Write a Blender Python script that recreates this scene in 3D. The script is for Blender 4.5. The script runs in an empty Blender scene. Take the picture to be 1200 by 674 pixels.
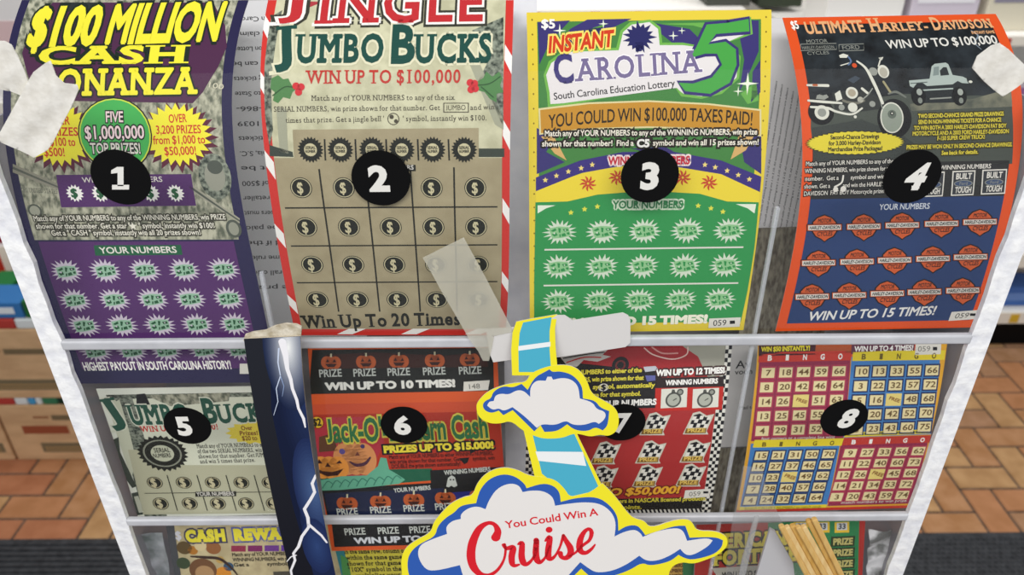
import bpy, math, random
import numpy as np
from mathutils import Vector, Matrix
from mathutils.geometry import tessellate_polygon
random.seed(7)
C = bpy.context.scene.collection

# ------------------------------------------------------------------ camera, light, exposure
F = 900.0                      # focal length in pixels of the 1200 px wide frame
CAM_H = 1.80
PITCH = math.radians(30.4)
ROLL = -0.0070
YP = 0.298                     # front plane of the display
CAM_M = Matrix.Rotation(math.pi/2 - PITCH, 3, 'X') @ Matrix.Rotation(ROLL, 3, 'Z')
CAM_P = Vector((0, 0, CAM_H))
cam = bpy.data.objects.new('camera', bpy.data.cameras.new('camera'))
C.objects.link(cam)
cam.location = CAM_P
cam.rotation_euler = CAM_M.to_euler()
cam.data.sensor_width = 36.0
cam.data.lens = 36.0*F/1200.0
cam.data.clip_start = 0.02
cam.data.dof.use_dof = True
cam.data.dof.focus_distance = 0.355
cam.data.dof.aperture_fstop = 15.0
bpy.context.scene.camera = cam

w = bpy.data.worlds.new('world'); bpy.context.scene.world = w
w.use_nodes = True
w.node_tree.nodes['Background'].inputs['Color'].default_value = (0.93, 0.96, 1.0, 1)
w.node_tree.nodes['Background'].inputs['Strength'].default_value = 0.62

def area(name, loc, rot, sx, sy, power, col=(1, 1, 1)):
    l = bpy.data.lights.new(name, 'AREA'); l.shape = 'RECTANGLE'; l.size = sx; l.size_y = sy
    l.energy = power; l.color = col
    o = bpy.data.objects.new(name, l); C.objects.link(o); o.location = loc; o.rotation_euler = rot
    return o
# fluorescent ceiling rows: behind the camera, over the counter, over the aisle
area('fluorescent_light', (-0.2, -1.0, 2.9), (math.radians(20), 0, 0), 2.6, 0.5, 46, (1, .98, .95))
area('fluorescent_light', (0.5, 2.1, 3.0), (0, 0, 0), 3.4, 0.6, 55, (1, .97, .92))
vs = bpy.context.scene.view_settings
vs.view_transform = 'Standard'; vs.look = 'None'; vs.gamma = 1.0; vs.use_curve_mapping = False
vs.exposure = -0.28

# ------------------------------------------------------------------ geometry of the view
def ray(px, py):               # world ray through a photograph point, unit camera depth
    return CAM_M @ Vector(((px-600)/F, (337-py)/F, -1))
def at_depth(px, py, d): return CAM_P + ray(px, py)*d
def at_y(px, py, y):
    r = ray(px, py); return CAM_P + r*(y/r.y)
def at_z(px, py, z):
    r = ray(px, py); return CAM_P + r*((z-CAM_H)/r.z)

# ------------------------------------------------------------------ materials
def lin(c): return c/12.92 if c <= 0.04045 else ((c+0.055)/1.055)**2.4
def rgb(h): return tuple(lin(int(h[i:i+2], 16)/255) for i in (1, 3, 5)) + (1,)
_m = {}
def M(h, rough=0.55, spec=0.1):
    k = (h, rough)
    if k not in _m:
        m = bpy.data.materials.new('print_' + h[1:]); m.use_nodes = True
        b = m.node_tree.nodes['Principled BSDF']
        b.inputs['Base Color'].default_value = rgb(h)
        b.inputs['Roughness'].default_value = rough
        b.inputs['Specular IOR Level'].default_value = spec
        _m[k] = m
    return _m[k]
def noise_mat(name, c1, c2, scale, rough=0.5, detail=6, stretch=(1, 1, 1), bump=0.0, lo=0.35, hi=0.65, spec=.12):
    m = bpy.data.materials.new(name); m.use_nodes = True
    nt = m.node_tree; b = nt.nodes['Principled BSDF']
    tc = nt.nodes.new('ShaderNodeTexCoord'); mp = nt.nodes.new('ShaderNodeMapping')
    mp.inputs['Scale'].default_value = stretch
    n = nt.nodes.new('ShaderNodeTexNoise'); n.inputs['Scale'].default_value = scale; n.inputs['Detail'].default_value = detail
    r = nt.nodes.new('ShaderNodeValToRGB')
    r.color_ramp.elements[0].position = lo; r.color_ramp.elements[0].color = rgb(c1)
    r.color_ramp.elements[1].position = hi; r.color_ramp.elements[1].color = rgb(c2)
    nt.links.new(tc.outputs['Object'], mp.inputs['Vector']); nt.links.new(mp.outputs[0], n.inputs['Vector'])
    nt.links.new(n.outputs['Fac'], r.inputs[0]); nt.links.new(r.outputs[0], b.inputs['Base Color'])
    b.inputs['Roughness'].default_value = rough; b.inputs['Specular IOR Level'].default_value = spec
    if bump:
        bp = nt.nodes.new('ShaderNodeBump'); bp.inputs['Strength'].default_value = bump; bp.inputs['Distance'].default_value = 0.002
        nt.links.new(n.outputs['Fac'], bp.inputs['Height']); nt.links.new(bp.outputs[0], b.inputs['Normal'])
    return m
def clear_mat(name, opac=0.05, gloss=0.06, col='#ffffff', rough=0.08):
    m = bpy.data.materials.new(name); m.use_nodes = True
    nt = m.node_tree; nt.nodes.clear()
    out = nt.nodes.new('ShaderNodeOutputMaterial')
    tr = nt.nodes.new('ShaderNodeBsdfTransparent')
    di = nt.nodes.new('ShaderNodeBsdfDiffuse'); di.inputs['Color'].default_value = rgb(col)
    gl = nt.nodes.new('ShaderNodeBsdfGlossy'); gl.inputs['Roughness'].default_value = rough
    a = nt.nodes.new('ShaderNodeMixShader'); a.inputs[0].default_value = opac
    b = nt.nodes.new('ShaderNodeMixShader'); b.inputs[0].default_value = gloss
    nt.links.new(tr.outputs[0], a.inputs[1]); nt.links.new(di.outputs[0], a.inputs[2])
    nt.links.new(a.outputs[0], b.inputs[1]); nt.links.new(gl.outputs[0], b.inputs[2])
    nt.links.new(b.outputs[0], out.inputs['Surface'])
    return m
BILL = noise_mat('banknote_engraving', '#5c6152', '#b3b29c', 420, detail=8, stretch=(1, 1, .45), lo=.38, hi=.62)
BILL_D = noise_mat('dark_engraving', '#2c352f', '#8d9484', 520, detail=8, lo=.36, hi=.62)
CREAM = noise_mat('cream_banknote', '#b4b293', '#cbc9a9', 160, detail=6)
GOLD = noise_mat('scratch_gold', '#9b9072', '#a89d7e', 90, detail=3)
NIGHT = noise_mat('night_photo_print', '#0d1013', '#2b3237', 130, detail=8, lo=.3, hi=.7)
GRASS = noise_mat('field_photo_print', '#4c5148', '#85836e', 150, detail=8, lo=.3, hi=.7)
SPARK = noise_mat('pale_print', '#8a5a2a', '#c9b58a', 200, detail=6, lo=.3, hi=.7)
BACKPAT = noise_mat('ticket_back_pattern', '#5e564a', '#96907e', 500, detail=8, stretch=(1, 1, .3), lo=.35, hi=.65)
ACRYLIC = clear_mat('clear_acrylic', .006, .012)
ACRYLIC_EDGE = clear_mat('clear_acrylic_edge', .30, .08, '#e8ecf2')
TAPE_CLEAR = clear_mat('matte_clear_tape', .36, .015, '#d9d6c6', .3)
HOLDER = clear_mat('clear_holder_film', .10, .03, '#d8d8d8', .15)
HOLDER_EDGE = clear_mat('holder_film_edge', .30, .05, '#cfcfcf', .15)
FROST = noise_mat('frosted_acrylic', '#b6b7bc', '#c6c7cc', 90, rough=.35, detail=5, bump=.15, lo=.3, hi=.7, spec=.5)
RAIL = noise_mat('acrylic_rail', '#e2e3ea', '#ffffff', 160, rough=.3, detail=6, bump=.45, lo=.3, hi=.65, spec=.6)
SIDE = clear_mat('hazy_side_wall', .72, .05, '#a5a2a8')
MURK = noise_mat('murky_back_panel', '#8f8d90', '#b5b4b6', 40, rough=.25, detail=5, lo=.36, hi=.66, spec=.5)

# ------------------------------------------------------------------ object helpers
def link(name, mesh, parent=None, loc=None):
    o = bpy.data.objects.new(name, mesh); C.objects.link(o)
    if loc is not None: o.location = loc
    if parent: o.parent = parent
    return o
def tag(o, label, cat, group=None, kind=None):
    o['label'] = label; o['category'] = cat
    if group: o['group'] = group
    if kind: o['kind'] = kind
    return o
def empty(name, loc, label, cat, group=None):
    o = link(name, None, None, loc); o.empty_display_size = .02
    return tag(o, label, cat, group)

class Acc:                     # mesh accumulator
    def __init__(self): self.v = []; self.f = []; self.mi = []; self.m = []
    def mat(self, m):
        if m not in self.m: self.m.append(m)
        return self.m.index(m)
    def face(self, pts, m):
        i = len(self.v); self.v += [tuple(p) for p in pts]; self.f.append(tuple(range(i, i+len(pts)))); self.mi.append(self.mat(m))
    def box(self, a, b, m):
        x0, y0, z0 = a; x1, y1, z1 = b; i = len(self.v)
        self.v += [(x0,y0,z0),(x1,y0,z0),(x1,y1,z0),(x0,y1,z0),(x0,y0,z1),(x1,y0,z1),(x1,y1,z1),(x0,y1,z1)]
        for q in ((0,3,2,1),(4,5,6,7),(0,1,5,4),(1,2,6,5),(2,3,7,6),(3,0,4,7)):
            self.f.append(tuple(i+k for k in q)); self.mi.append(self.mat(m))
    def lathe(self, c, prof, m, n=20):
        i = len(self.v)
        for r, z in prof:
            for k in range(n):
                a = 2*math.pi*k/n; self.v.append((c[0]+r*math.cos(a), c[1]+r*math.sin(a), c[2]+z))
        for j in range(len(prof)-1):
            for k in range(n):
                k2 = (k+1) % n
                self.f.append((i+j*n+k, i+j*n+k2, i+(j+1)*n+k2, i+(j+1)*n+k)); self.mi.append(self.mat(m))
        self.f.append(tuple(i+k for k in range(n))[::-1]); self.mi.append(self.mat(m))
        j = len(prof)-1; self.f.append(tuple(i+j*n+k for k in range(n))); self.mi.append(self.mat(m))
    def build(self, name, parent=None, origin=None, smooth=False, merge=False, bevel=0):
        me = bpy.data.meshes.new(name)
        o_ = Vector(origin) if origin is not None else Vector((0, 0, 0))
        me.from_pydata([tuple(Vector(p)-o_) for p in self.v], [], self.f)
        for m in self.m: me.materials.append(m)
        me.polygons.foreach_set('material_index', self.mi)
        if merge:
            import bmesh
            bm = bmesh.new(); bm.from_mesh(me); bmesh.ops.remove_doubles(bm, verts=bm.verts, dist=2e-6)
            bmesh.ops.recalc_face_normals(bm, faces=bm.faces); bm.to_mesh(me); bm.free()
        if smooth: me.polygons.foreach_set('use_smooth', [True]*len(me.polygons))
        me.update()
        o = link(name, me, parent, None if parent else o_)
        if bevel:
            b = o.modifiers.new('bevel', 'BEVEL'); b.width = bevel; b.segments = 3; b.limit_method = 'ANGLE'
        return o

# ------------------------------------------------------------------ glyphs
_g = {}
_adv = {}
_sc = bpy.data.scenes.new('glyph_scratch')
def _textmesh(s, off):
    cu = bpy.data.curves.new('glyph', 'FONT'); cu.body = s; cu.size = 1; cu.offset = off; cu.resolution_u = 3
    ob = bpy.data.objects.new('glyph', cu); _sc.collection.objects.link(ob)
    vl = _sc.view_layers[0]; vl.update(); dg = vl.depsgraph; ev = ob.evaluated_get(dg)
    me = ev.to_mesh()
    v = [(p.co.x, p.co.y) for p in me.vertices]; f = [tuple(p.vertices) for p in me.polygons]
    ev.to_mesh_clear(); bpy.data.objects.remove(ob); bpy.data.curves.remove(cu)
    return v, f
_v, _f = _textmesh('H', 0); CAP = max(p[1] for p in _v)
_bars = max(p[0] for p in _textmesh('||', 0)[0])
def glyph(ch, off=0.0, serif=False):
    off = round(off/.004)*.004; k = (ch, round(off, 3), serif)
    if k in _g: return _g[k]
    if ch == ' ': _g[k] = ([], [], .34, 0); return _g[k]
    if ch not in _adv: _adv[ch] = (max(p[0] for p in _textmesh('|'+ch+'|', 0)[0]) - _bars)/CAP
    adv = _adv[ch]
    ex = 0
    if ch in 'MWNKVAXYZ$%&mwkvx':
        if off > .006: ex = off/CAP
        nd = 8 if off > .02 else 4; off = 0.0
    v, f = _textmesh(ch, off)
    v = [(x/CAP, y/CAP) for x, y in v]
    if ch == 'J':
        lo_ = min(p[1] for p in v)+off/CAP; v = [(x, (y-lo_)/(1-lo_)) for x, y in v]
    if serif:
        cnt = {}
        for q in f:
            for a, b in zip(q, q[1:]+q[:1]): cnt[tuple(sorted((a, b)))] = cnt.get(tuple(sorted((a, b))), 0)+1
        o_ = off/CAP
        for (a, b), n in list(cnt.items()):
            if n > 1: continue
            (xa, ya), (xb, yb) = v[a], v[b]
            if abs(ya-yb) > .015 or not (.06 < abs(xa-xb) < .34): continue
            lo = abs(ya+o_) < .03; hi = abs(ya-1-o_) < .04 or (ch.islower() and abs(ya-.75-o_) < .05)
            if not (lo or hi): continue
            x0, x1 = min(xa, xb)-.14, max(xa, xb)+.14; t = .09
            y0, y1 = (ya, ya+t) if lo else (ya-t, ya)
            for e0, e1 in ((x0, min(xa, xb)), (max(xa, xb), x1)):
                i = len(v); v += [(e0, y0), (e1, y0), (e1, y1), (e0, y1)]; f.append((i, i+1, i+2, i+3))
        adv += .11
    per = 0
    if ex:
        per = len(f); n = len(v); v0, f0 = v, f; v, f = [], []
        for i in range(nd+1):
            an = (i+.5)*2*math.pi/nd; dx, dy = (0, 0) if i == nd else (ex*math.cos(an), ex*math.sin(an))
            v += [(x+dx, y+dy) for x, y in v0]; f += [tuple(q+i*n for q in t) for t in f0]
    _g[k] = (v, f, adv, per)
    return _g[k]

# ------------------------------------------------------------------ surfaces that carry print
def clip(poly, ax, val, keep_less):
    out = []
    for i in range(len(poly)):
        a, b = poly[i], poly[(i+1) % len(poly)]
        ia = (a[ax] <= val) if keep_less else (a[ax] >= val); ib = (b[ax] <= val) if keep_less else (b[ax] >= val)
        if ia: out.append(a)
        if ia != ib:
            t = (val-a[ax])/(b[ax]-a[ax]); out.append((a[0]+(b[0]-a[0])*t, a[1]+(b[1]-a[1])*t))
    return out
class Sheet:                   # paper hanging in a slot: ruled surface, curved along its length
    def __init__(self, rows, W=.1016, n=40, deg=2, xdeg=3, Y=None):
        rows = np.array(rows, float); t = (rows[:, 1]+rows[:, 3])/2
        self.W = W
        xd = min(xdeg, len(rows)-1)
        pl, pr = np.polyfit(t, rows[:, 0], xd), np.polyfit(t, rows[:, 2], xd)
        yl, yr = np.polyfit(t, rows[:, 1], 1), np.polyfit(t, rows[:, 3], 1)
        if Y is None:
            d = W*F/np.hypot(rows[:, 2]-rows[:, 0], rows[:, 3]-rows[:, 1])
        else:
            d = np.array([(Y[0]+(Y[1]-Y[0])*i/(len(rows)-1))/ray((r[0]+r[2])/2, (r[1]+r[3])/2).y for i, r in enumerate(rows)])
        pd = np.polyfit(t, d, min(deg, len(rows)-1))
        T = np.linspace(t[0], t[-1], n+1)
        self.pl = [(np.polyval(pl, a), np.polyval(yl, a)) for a in T]; self.pr = [(np.polyval(pr, a), np.polyval(yr, a)) for a in T]
        self.d = [float(np.polyval(pd, a)) for a in T]
        self.L = [at_depth(p[0], p[1], dd) for p, dd in zip(self.pl, self.d)]; self.R = [at_depth(p[0], p[1], dd) for p, dd in zip(self.pr, self.d)]
        mid = [(a+b)/2 for a, b in zip(self.L, self.R)]
        self.s = [0.0]
        for a, b in zip(mid, mid[1:]): self.s.append(self.s[-1]+(b-a).length)
        self.H = self.s[-1]; self.n = n
        self.nr = []
        for k in range(n):
            q = (self.R[k]-self.L[k]).cross(self.L[k+1]-self.L[k]).normalized()
            if q.y > 0: q = -q
            self.nr.append(q)
        self.base = (self.L[-1]+self.R[-1])/2
    def uv(self, px, py):
        fs = []
        for k in range(self.n+1):
            (ax, ay), (bx, by) = self.pl[k], self.pr[k]
            fs.append(((bx-ax)*(py-ay)-(by-ay)*(px-ax))/math.hypot(bx-ax, by-ay))
        k = 0
        while k < self.n-1 and fs[k+1] > 0: k += 1
        t = fs[k]/(fs[k]-fs[k+1])
        ax = self.pl[k][0]*(1-t)+self.pl[k+1][0]*t; bx = self.pr[k][0]*(1-t)+self.pr[k+1][0]*t
        return ((px-ax)/(bx-ax)*self.W, self.s[k]+(self.s[k+1]-self.s[k])*t)
    def k(self, px, py):
        i = min(range(self.n+1), key=lambda j: abs((self.pl[j][1]+self.pr[j][1])/2-py)); return self.d[i]/F
    def seg(self, s):
        k = 0
        import bisect
        k = bisect.bisect_right(self.s, s)-1
        return max(0, min(self.n-1, k))
    def pos(self, u, s, z, k=None):
        if k is None: k = self.seg(s)
        t = (s-self.s[k])/(self.s[k+1]-self.s[k]); f = u/self.W
        return (self.L[k]*(1-t)+self.L[k+1]*t)*(1-f)+(self.R[k]*(1-t)+self.R[k+1]*t)*f+self.nr[k]*z
    def emit(self, acc, poly, z, m):
        if min(p[0] for p in poly) < 0: poly = clip(poly, 0, 0.0, False)
        if len(poly) > 2 and max(p[0] for p in poly) > self.W: poly = clip(poly, 0, self.W, True)
        if len(poly) < 3: return
        s0, s1 = min(p[1] for p in poly), max(p[1] for p in poly)
        if s0 >= self.s[-1] or s1 <= 0: return
        if s0 < 0: poly = clip(poly, 1, 0.0, False)
        if s1 > self.s[-1]: poly = clip(poly, 1, self.s[-1], True)
        if len(poly) < 3: return
        s0, s1 = min(p[1] for p in poly), max(p[1] for p in poly)
        k0, k1 = self.seg(s0+1e-9), self.seg(s1-1e-9)
        for k in range(k0, k1+1):
            q = poly
            if k > k0: q = clip(q, 1, self.s[k], False)
            if k < k1 and len(q) > 2: q = clip(q, 1, self.s[k+1], True)
            if len(q) > 2: acc.face([self.pos(u, s, z, k) for u, s in q], m)
    def paper(self, acc, m, mb, th=.00012):
        n = self.n; i = len(acc.v)
        for k in range(n+1):
            q = self.nr[min(k, n-1)] if k in (0, n) else (self.nr[k-1]+self.nr[k]).normalized()
            acc.v += [tuple(self.L[k]), tuple(self.R[k]), tuple(self.L[k]-q*th*2), tuple(self.R[k]-q*th*2)]
        A, B = acc.mat(m), acc.mat(mb)
        for k in range(n):
            a, b = i+4*k, i+4*k+4
            for q, mm in (((a, b, b+1, a+1), A), ((a+2, a+3, b+3, b+2), B), ((a, a+2, b+2, b), B), ((a+1, b+1, b+3, a+3), B)):
                acc.f.append(q); acc.mi.append(mm)
        acc.f.append((i, i+1, i+3, i+2)); acc.mi.append(B); j = i+4*n
        acc.f.append((j, j+2, j+3, j+1)); acc.mi.append(B)
class Flat:                    # plane through three points seen in the photograph
    def __init__(self, p0, p1, p2):
        self.O = p0; self.ux = (p1-p0).normalized(); n = self.ux.cross(p2-p0).normalized()
        if n.y > 0: n = -n
        self.nv = n; self.vx = n.cross(self.ux)
        if self.vx.z > 0: self.vx = -self.vx
        self.W = 1; self.base = p2
    def hit(self, px, py):
        r = ray(px, py); return CAM_P + r*((self.O-CAM_P).dot(self.nv)/r.dot(self.nv))
    def uv(self, px, py):
        q = self.hit(px, py)-self.O; return (q.dot(self.ux), q.dot(self.vx))
    def k(self, px, py): return (self.hit(px, py)-CAM_P).dot(CAM_M @ Vector((0, 0, -1)))/F
    def pos(self, u, s, z): return self.O+self.ux*u+self.vx*s+self.nv*z
    def emit(self, acc, poly, z, m): acc.face([self.pos(u, s, z) for u, s in poly], m)
def vflat(y): return Flat(Vector((0, y, CAM_H)), Vector((1, y, CAM_H)), Vector((0, y, CAM_H-.3)))

DZ = 4e-5
class Print:                   # a printed thing: an Empty, its paper, and the printed parts on it
    def __init__(self, surf, root): self.sf = surf; self.root = root; self.parts = {}; self.org = root.location.copy()
    def acc(self, part): return self.parts.setdefault(part, Acc())
    def uvs(self, pts): return [self.sf.uv(*p) for p in pts]
    def polyuv(self, part, m, q, z):
        tri = tessellate_polygon([[Vector((a, b, 0)) for a, b in q]])
        ac = self.acc(part)
        for t in tri:
            p = [q[i] for i in t]
            if abs((p[1][0]-p[0][0])*(p[2][1]-p[0][1])-(p[1][1]-p[0][1])*(p[2][0]-p[0][0])) > 1e-13: self.sf.emit(ac, p, z*DZ, m)
    def poly(self, part, m, pts, z=1): self.polyuv(part, m, self.uvs(pts), z)
    def rect(self, part, m, x0, y0, x1, y1, z=1, dy=0): self.poly(part, m, [(x0, y0), (x1, y0+dy), (x1, y1+dy), (x0, y1)], z)
    def band(self, part, m, f0, f1, y0, y1, z=1):       # across the sheet: width fractions, photo rows on the centre line
        sf = self.sf; W = sf.W
        def s(y):
            j = min(range(sf.n+1), key=lambda j: abs((sf.pl[j][1]+sf.pr[j][1])/2-y)); return sf.uv((sf.pl[j][0]+sf.pr[j][0])/2, y)[1]
        a, b = max(0, s(y0)), min(sf.H, s(y1)); self.polyuv(part, m, [(f0*W, a), (f1*W, a), (f1*W, b), (f0*W, b)], z)
    def circ(self, part, m, cx, cy, r, z=1, ry=None, n=28, a0=0):
        u, s = self.sf.uv(cx, cy); k = self.sf.k(cx, cy)
        R, R2 = r*k, (ry if ry else r)*k
        self.polyuv(part, m, [(u+R*math.cos(a0+2*math.pi*i/n), s+R2*math.sin(a0+2*math.pi*i/n)) for i in range(n)], z)
    def star(self, part, m, cx, cy, r, ri, n, z=1, yr=1.0, rot=0, jit=0):
        u, s = self.sf.uv(cx, cy); k = self.sf.k(cx, cy); q = []
        for i in range(2*n):
            a = rot+math.pi*i/n; R = (r if i % 2 == 0 else ri)*k*(1+random.uniform(-jit, jit)); q.append((u+R*math.cos(a), s+R*math.sin(a)*yr))
        self.polyuv(part, m, q, z)
    def ring(self, part, m, cx, cy, r, w, z=1, n=28):
        u, s = self.sf.uv(cx, cy); k = self.sf.k(cx, cy); ac = self.acc(part)
        for i in range(n):
            a, b = 2*math.pi*i/n, 2*math.pi*(i+1)/n
            self.sf.emit(ac, [(u+R*k*math.cos(t), s+R*k*math.sin(t)) for R, t in ((r, a), (r, b), (r-w, b), (r-w, a))], z*DZ, m)
    def stroke(self, part, m, pts, wd, z=1, smooth=True, caps=True):
        p = self.uvs(pts); k = self.sf.k(*pts[0])
        ws = list(wd) if isinstance(wd, (list, tuple)) else [wd]*len(p)
        if smooth and len(p) > 2:
            P, Wd = [], []
            for i in range(len(p)-1):
                a, b, c, d = p[max(i-1, 0)], p[i], p[i+1], p[min(i+2, len(p)-1)]
                for j in range(6):
                    t = j/6
                    P.append(tuple(.5*(2*b[e]+(c[e]-a[e])*t+(2*a[e]-5*b[e]+4*c[e]-d[e])*t*t+(-a[e]+3*b[e]-3*c[e]+d[e])*t**3) for e in (0, 1)))
                    Wd.append(ws[i]*(1-t)+ws[i+1]*t)
            P.append(p[-1]); Wd.append(ws[-1]); p, ws = P, Wd
        ac = self.acc(part); Lf, Rt = [], []
        for i in range(len(p)):
            a, b = p[max(i-1, 0)], p[min(i+1, len(p)-1)]
            dx, dy = b[0]-a[0], b[1]-a[1]; l = math.hypot(dx, dy) or 1e-9; h = ws[i]*k/2
            Lf.append((p[i][0]-dy/l*h, p[i][1]+dx/l*h)); Rt.append((p[i][0]+dy/l*h, p[i][1]-dx/l*h))
        for i in range(len(p)-1): self.sf.emit(ac, [Lf[i], Lf[i+1], Rt[i+1], Rt[i]], z*DZ, m)
        if caps:
            for e, c in ((0, p[0]), (-1, p[-1])):
                h = ws[e]*k/2; o_ = p[1] if e == 0 else p[-2]; an = math.atan2(c[1]-o_[1], c[0]-o_[0]); self.sf.emit(ac, [(c[0]+h*math.cos(an+math.pi*(i/6-.5)), c[1]+h*math.sin(an+math.pi*(i/6-.5))) for i in range(7)], z*DZ, m)
    def text(self, part, s, x0, y0, x1, y1, h, m, z=5, ol=None, ow=0, bold=0.0, serif=False, shear=0, arch=0, flip=False, hg=None):
        if ol is not None:
            self.text(part, s, x0, y0, x1, y1, h, ol, z, None, 0, bold+ow/h*CAP, serif, shear, arch, flip, hg); z += 1
        A, B = self.sf.uv(x0, y0), self.sf.uv(x1, y1); mx, my = (x0+x1)/2, (y0+y1)/2
        a, b = self.sf.uv(mx, my), self.sf.uv(mx, my-h); hh = math.hypot(a[0]-b[0], a[1]-b[1])
        ar = 0
        if arch: b = self.sf.uv(mx, my-arch); ar = math.hypot(a[0]-b[0], a[1]-b[1])*(1 if arch > 0 else -1)
        gs = [glyph(c, bold, serif) for c in s]
        adv = [glyph(c, 0, serif)[2] for c in s]; tot = sum(adv)
        dx, dy = B[0]-A[0], B[1]-A[1]; l = math.hypot(dx, dy); ex = (dx/l, dy/l); ey = (dx/l*0+dy/l, -dx/l)
        if flip: A = (A[0]+dx, A[1]+dy); ex = (-ex[0], -ex[1]); ey = (-ey[0], -ey[1])
        cur = 0; ac = self.acc(part)
        for (v, f, _, per), ad in zip(gs, adv):
            q = []
            for gx, gy in v:
                X = (cur+gx)/tot; xx = X*l+shear*gy*hh; yy = gy*hh+ar*4*X*(1-X)
                q.append((A[0]+ex[0]*xx+ey[0]*yy, A[1]+ex[1]*xx+ey[1]*yy))
            for fi, t in enumerate(f):
                p = [q[i] for i in t]; zz = z+.09*(fi//per) if per else z
                if len(p) == 4 or abs((p[1][0]-p[0][0])*(p[2][1]-p[0][1])-(p[1][1]-p[0][1])*(p[2][0]-p[0][0])) > 1e-14: self.sf.emit(ac, p, zz*DZ, m)
            cur += ad
    def lines(self, part, L, h, m, **kw):
        for s, x0, y0, x1, y1 in L: self.text(part, s, x0, y0, x1, y1, h, m, **kw)
    def done(self):
        for n, a in self.parts.items():
            if a.f: a.build(n.split('#')[0], self.root, self.org)

def ticket(label, rows, paper, back='#c9c9c4', group='lottery tickets in the display', **kw):
    sh = Sheet(rows, **kw)
    root = empty('lottery_ticket', sh.base, label, 'lottery ticket', group)
    p = Print(sh, root); sh.paper(p.acc('paper'), paper, M(back))
    return p

# ------------------------------------------------------------------ the setting: brick floor, wall behind the shelves
BR = .0975
MORT = noise_mat('mortar', '#4a3c34', '#6b5a4e', 40, .8)
BRK = [noise_mat('floor_brick', a, b, 16, .5, 6, bump=.15) for a, b in
       (('#ab8359', '#bf976b'), ('#a5764e', '#b88a64'), ('#a97650', '#b8835d'), ('#9a7352', '#ad8567'), ('#a2694a', '#b27857'))]
fl = Acc()
fl.box((-4, -1.5, -.05), (4, 6, -.004), MORT)
def brick(x0, y0, x1, y1):
    g, b = .004, .003; m = random.choice(BRK); zt, zb = 0, -.004
    o = [(x0+g, y0+g), (x1-g, y0+g), (x1-g, y1-g), (x0+g, y1-g)]
    i_ = [(x0+g+b, y0+g+b), (x1-g-b, y0+g+b), (x1-g-b, y1-g-b), (x0+g+b, y1-g-b)]
    fl.face([(x, y, zt) for x, y in i_], m)
    for k in range(4):
        a, c = k, (k+1) % 4
        fl.face([(*o[a], zb), (*o[c], zb), (*i_[c], zt), (*i_[a], zt)], m)
for i in range(-26, 56):
    for j in range(-4, 20):
        x, y = -1.60+BR*i, 1.685+BR*j
        if (i+j) % 4 == 0: brick(x, y, x+2*BR, y+BR)
        elif (i+j) % 4 == 2: brick(x, y, x+BR, y+2*BR)
floor = fl.build('floor'); floor['kind'] = 'structure'
wl = Acc(); wl.box((-4, 3.35, 0), (4, 3.45, 3.2), noise_mat('store_wall', '#d8d6d0', '#e4e2dc', 4))
wl.build('wall_back')['kind'] = 'structure'

# rubber mat along the counter
mt = Acc()
MATM = noise_mat('black_rubber', '#26282c', '#3c3e42', 60, .6, spec=.4)
mt.box((-2.6, .55, 0), (2.6, 1.596, .008), MATM)
mat_o = empty('floor_mat', (0, 1.1, 0), 'long black ribbed rubber mat on the brick floor', 'floor mat')
mt.build('mat_base', mat_o, (0, 1.1, 0))
rb = Acc()
for k in range(38):            # ribs on the left run
    y = .85+k*.0195
    rb.box((-2.6, y, .008), (.15, y+.010, .0125), MATM)
rb.build('rib_tread', mat_o, (0, 1.1, 0))
rb = Acc()
for a in range(92):            # raised studs on the right run
    for b in range(36):
        x, y = .50+a*.0165+(b % 2)*.00825, 1.0+b*.0163
        rb.lathe((x, y, .008), [(.0062, 0), (.0045, .0035)], MATM, 6)
rb.build('stud_tread', mat_o, (0, 1.1, 0))

# ------------------------------------------------------------------ store shelves and goods behind
WHT = M('#f2f0ec', .5); KICK = M('#0b0b0c', .6)
def gondola(x0, x1, yf, yb, shelves, label, top):
    o = empty('store_shelf', ((x0+x1)/2, (yf+yb)/2, 0), label, 'store shelf'); g = o.location
    a = Acc(); a.box((x0, yf+.03, 0), (x1, yb, shelves[0][0]-.005), KICK); a.build('kick_plate', o, g)
    a = Acc(); a.box((x0, yb-.03, 0), (x1, yb, top), WHT); a.build('back_panel', o, g)
    for zz, th in shelves:
        a = Acc(); a.box((x0, yf, zz), (x1, yb-.03, zz+th), WHT); s = a.build('shelf_board', o, g)
        a = Acc(); a.box((x0, yf-.004, zz+.004), (x1, yf, zz+th-.002), M('#efe9dc'))
        a.build('price_strip', s, g)
        x = x0+.06
        while x < x1-.1:
            a = Acc(); a.box((x, yf-.0055, zz+.008), (x+.035, yf-.004, zz+th-.008), M(random.choice(['#c0392b', '#c0392b', '#d9b23c']))); x += random.uniform(.12, .25)
            a.build('price_tag', s, g)
    return o
gondola(.95, 2.9, 2.555, 3.2, [(.118, .055), (.372, .06), (.85, .035), (1.2, .035)], 'white store shelf with black kick plate right behind the display', 1.75)
gondola(-2.6, -1.0, 2.35, 3.0, [(.10, .05), (.49, .11), (1.06, .04)], 'white store shelf behind the cardboard cartons at left', 1.9)
gondola(-.9, .85, 2.9, 3.3, [(.1, .05), (.5, .04), (.9, .04), (1.22, .04)], 'white store shelf behind the middle of the display', 1.75)

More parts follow.
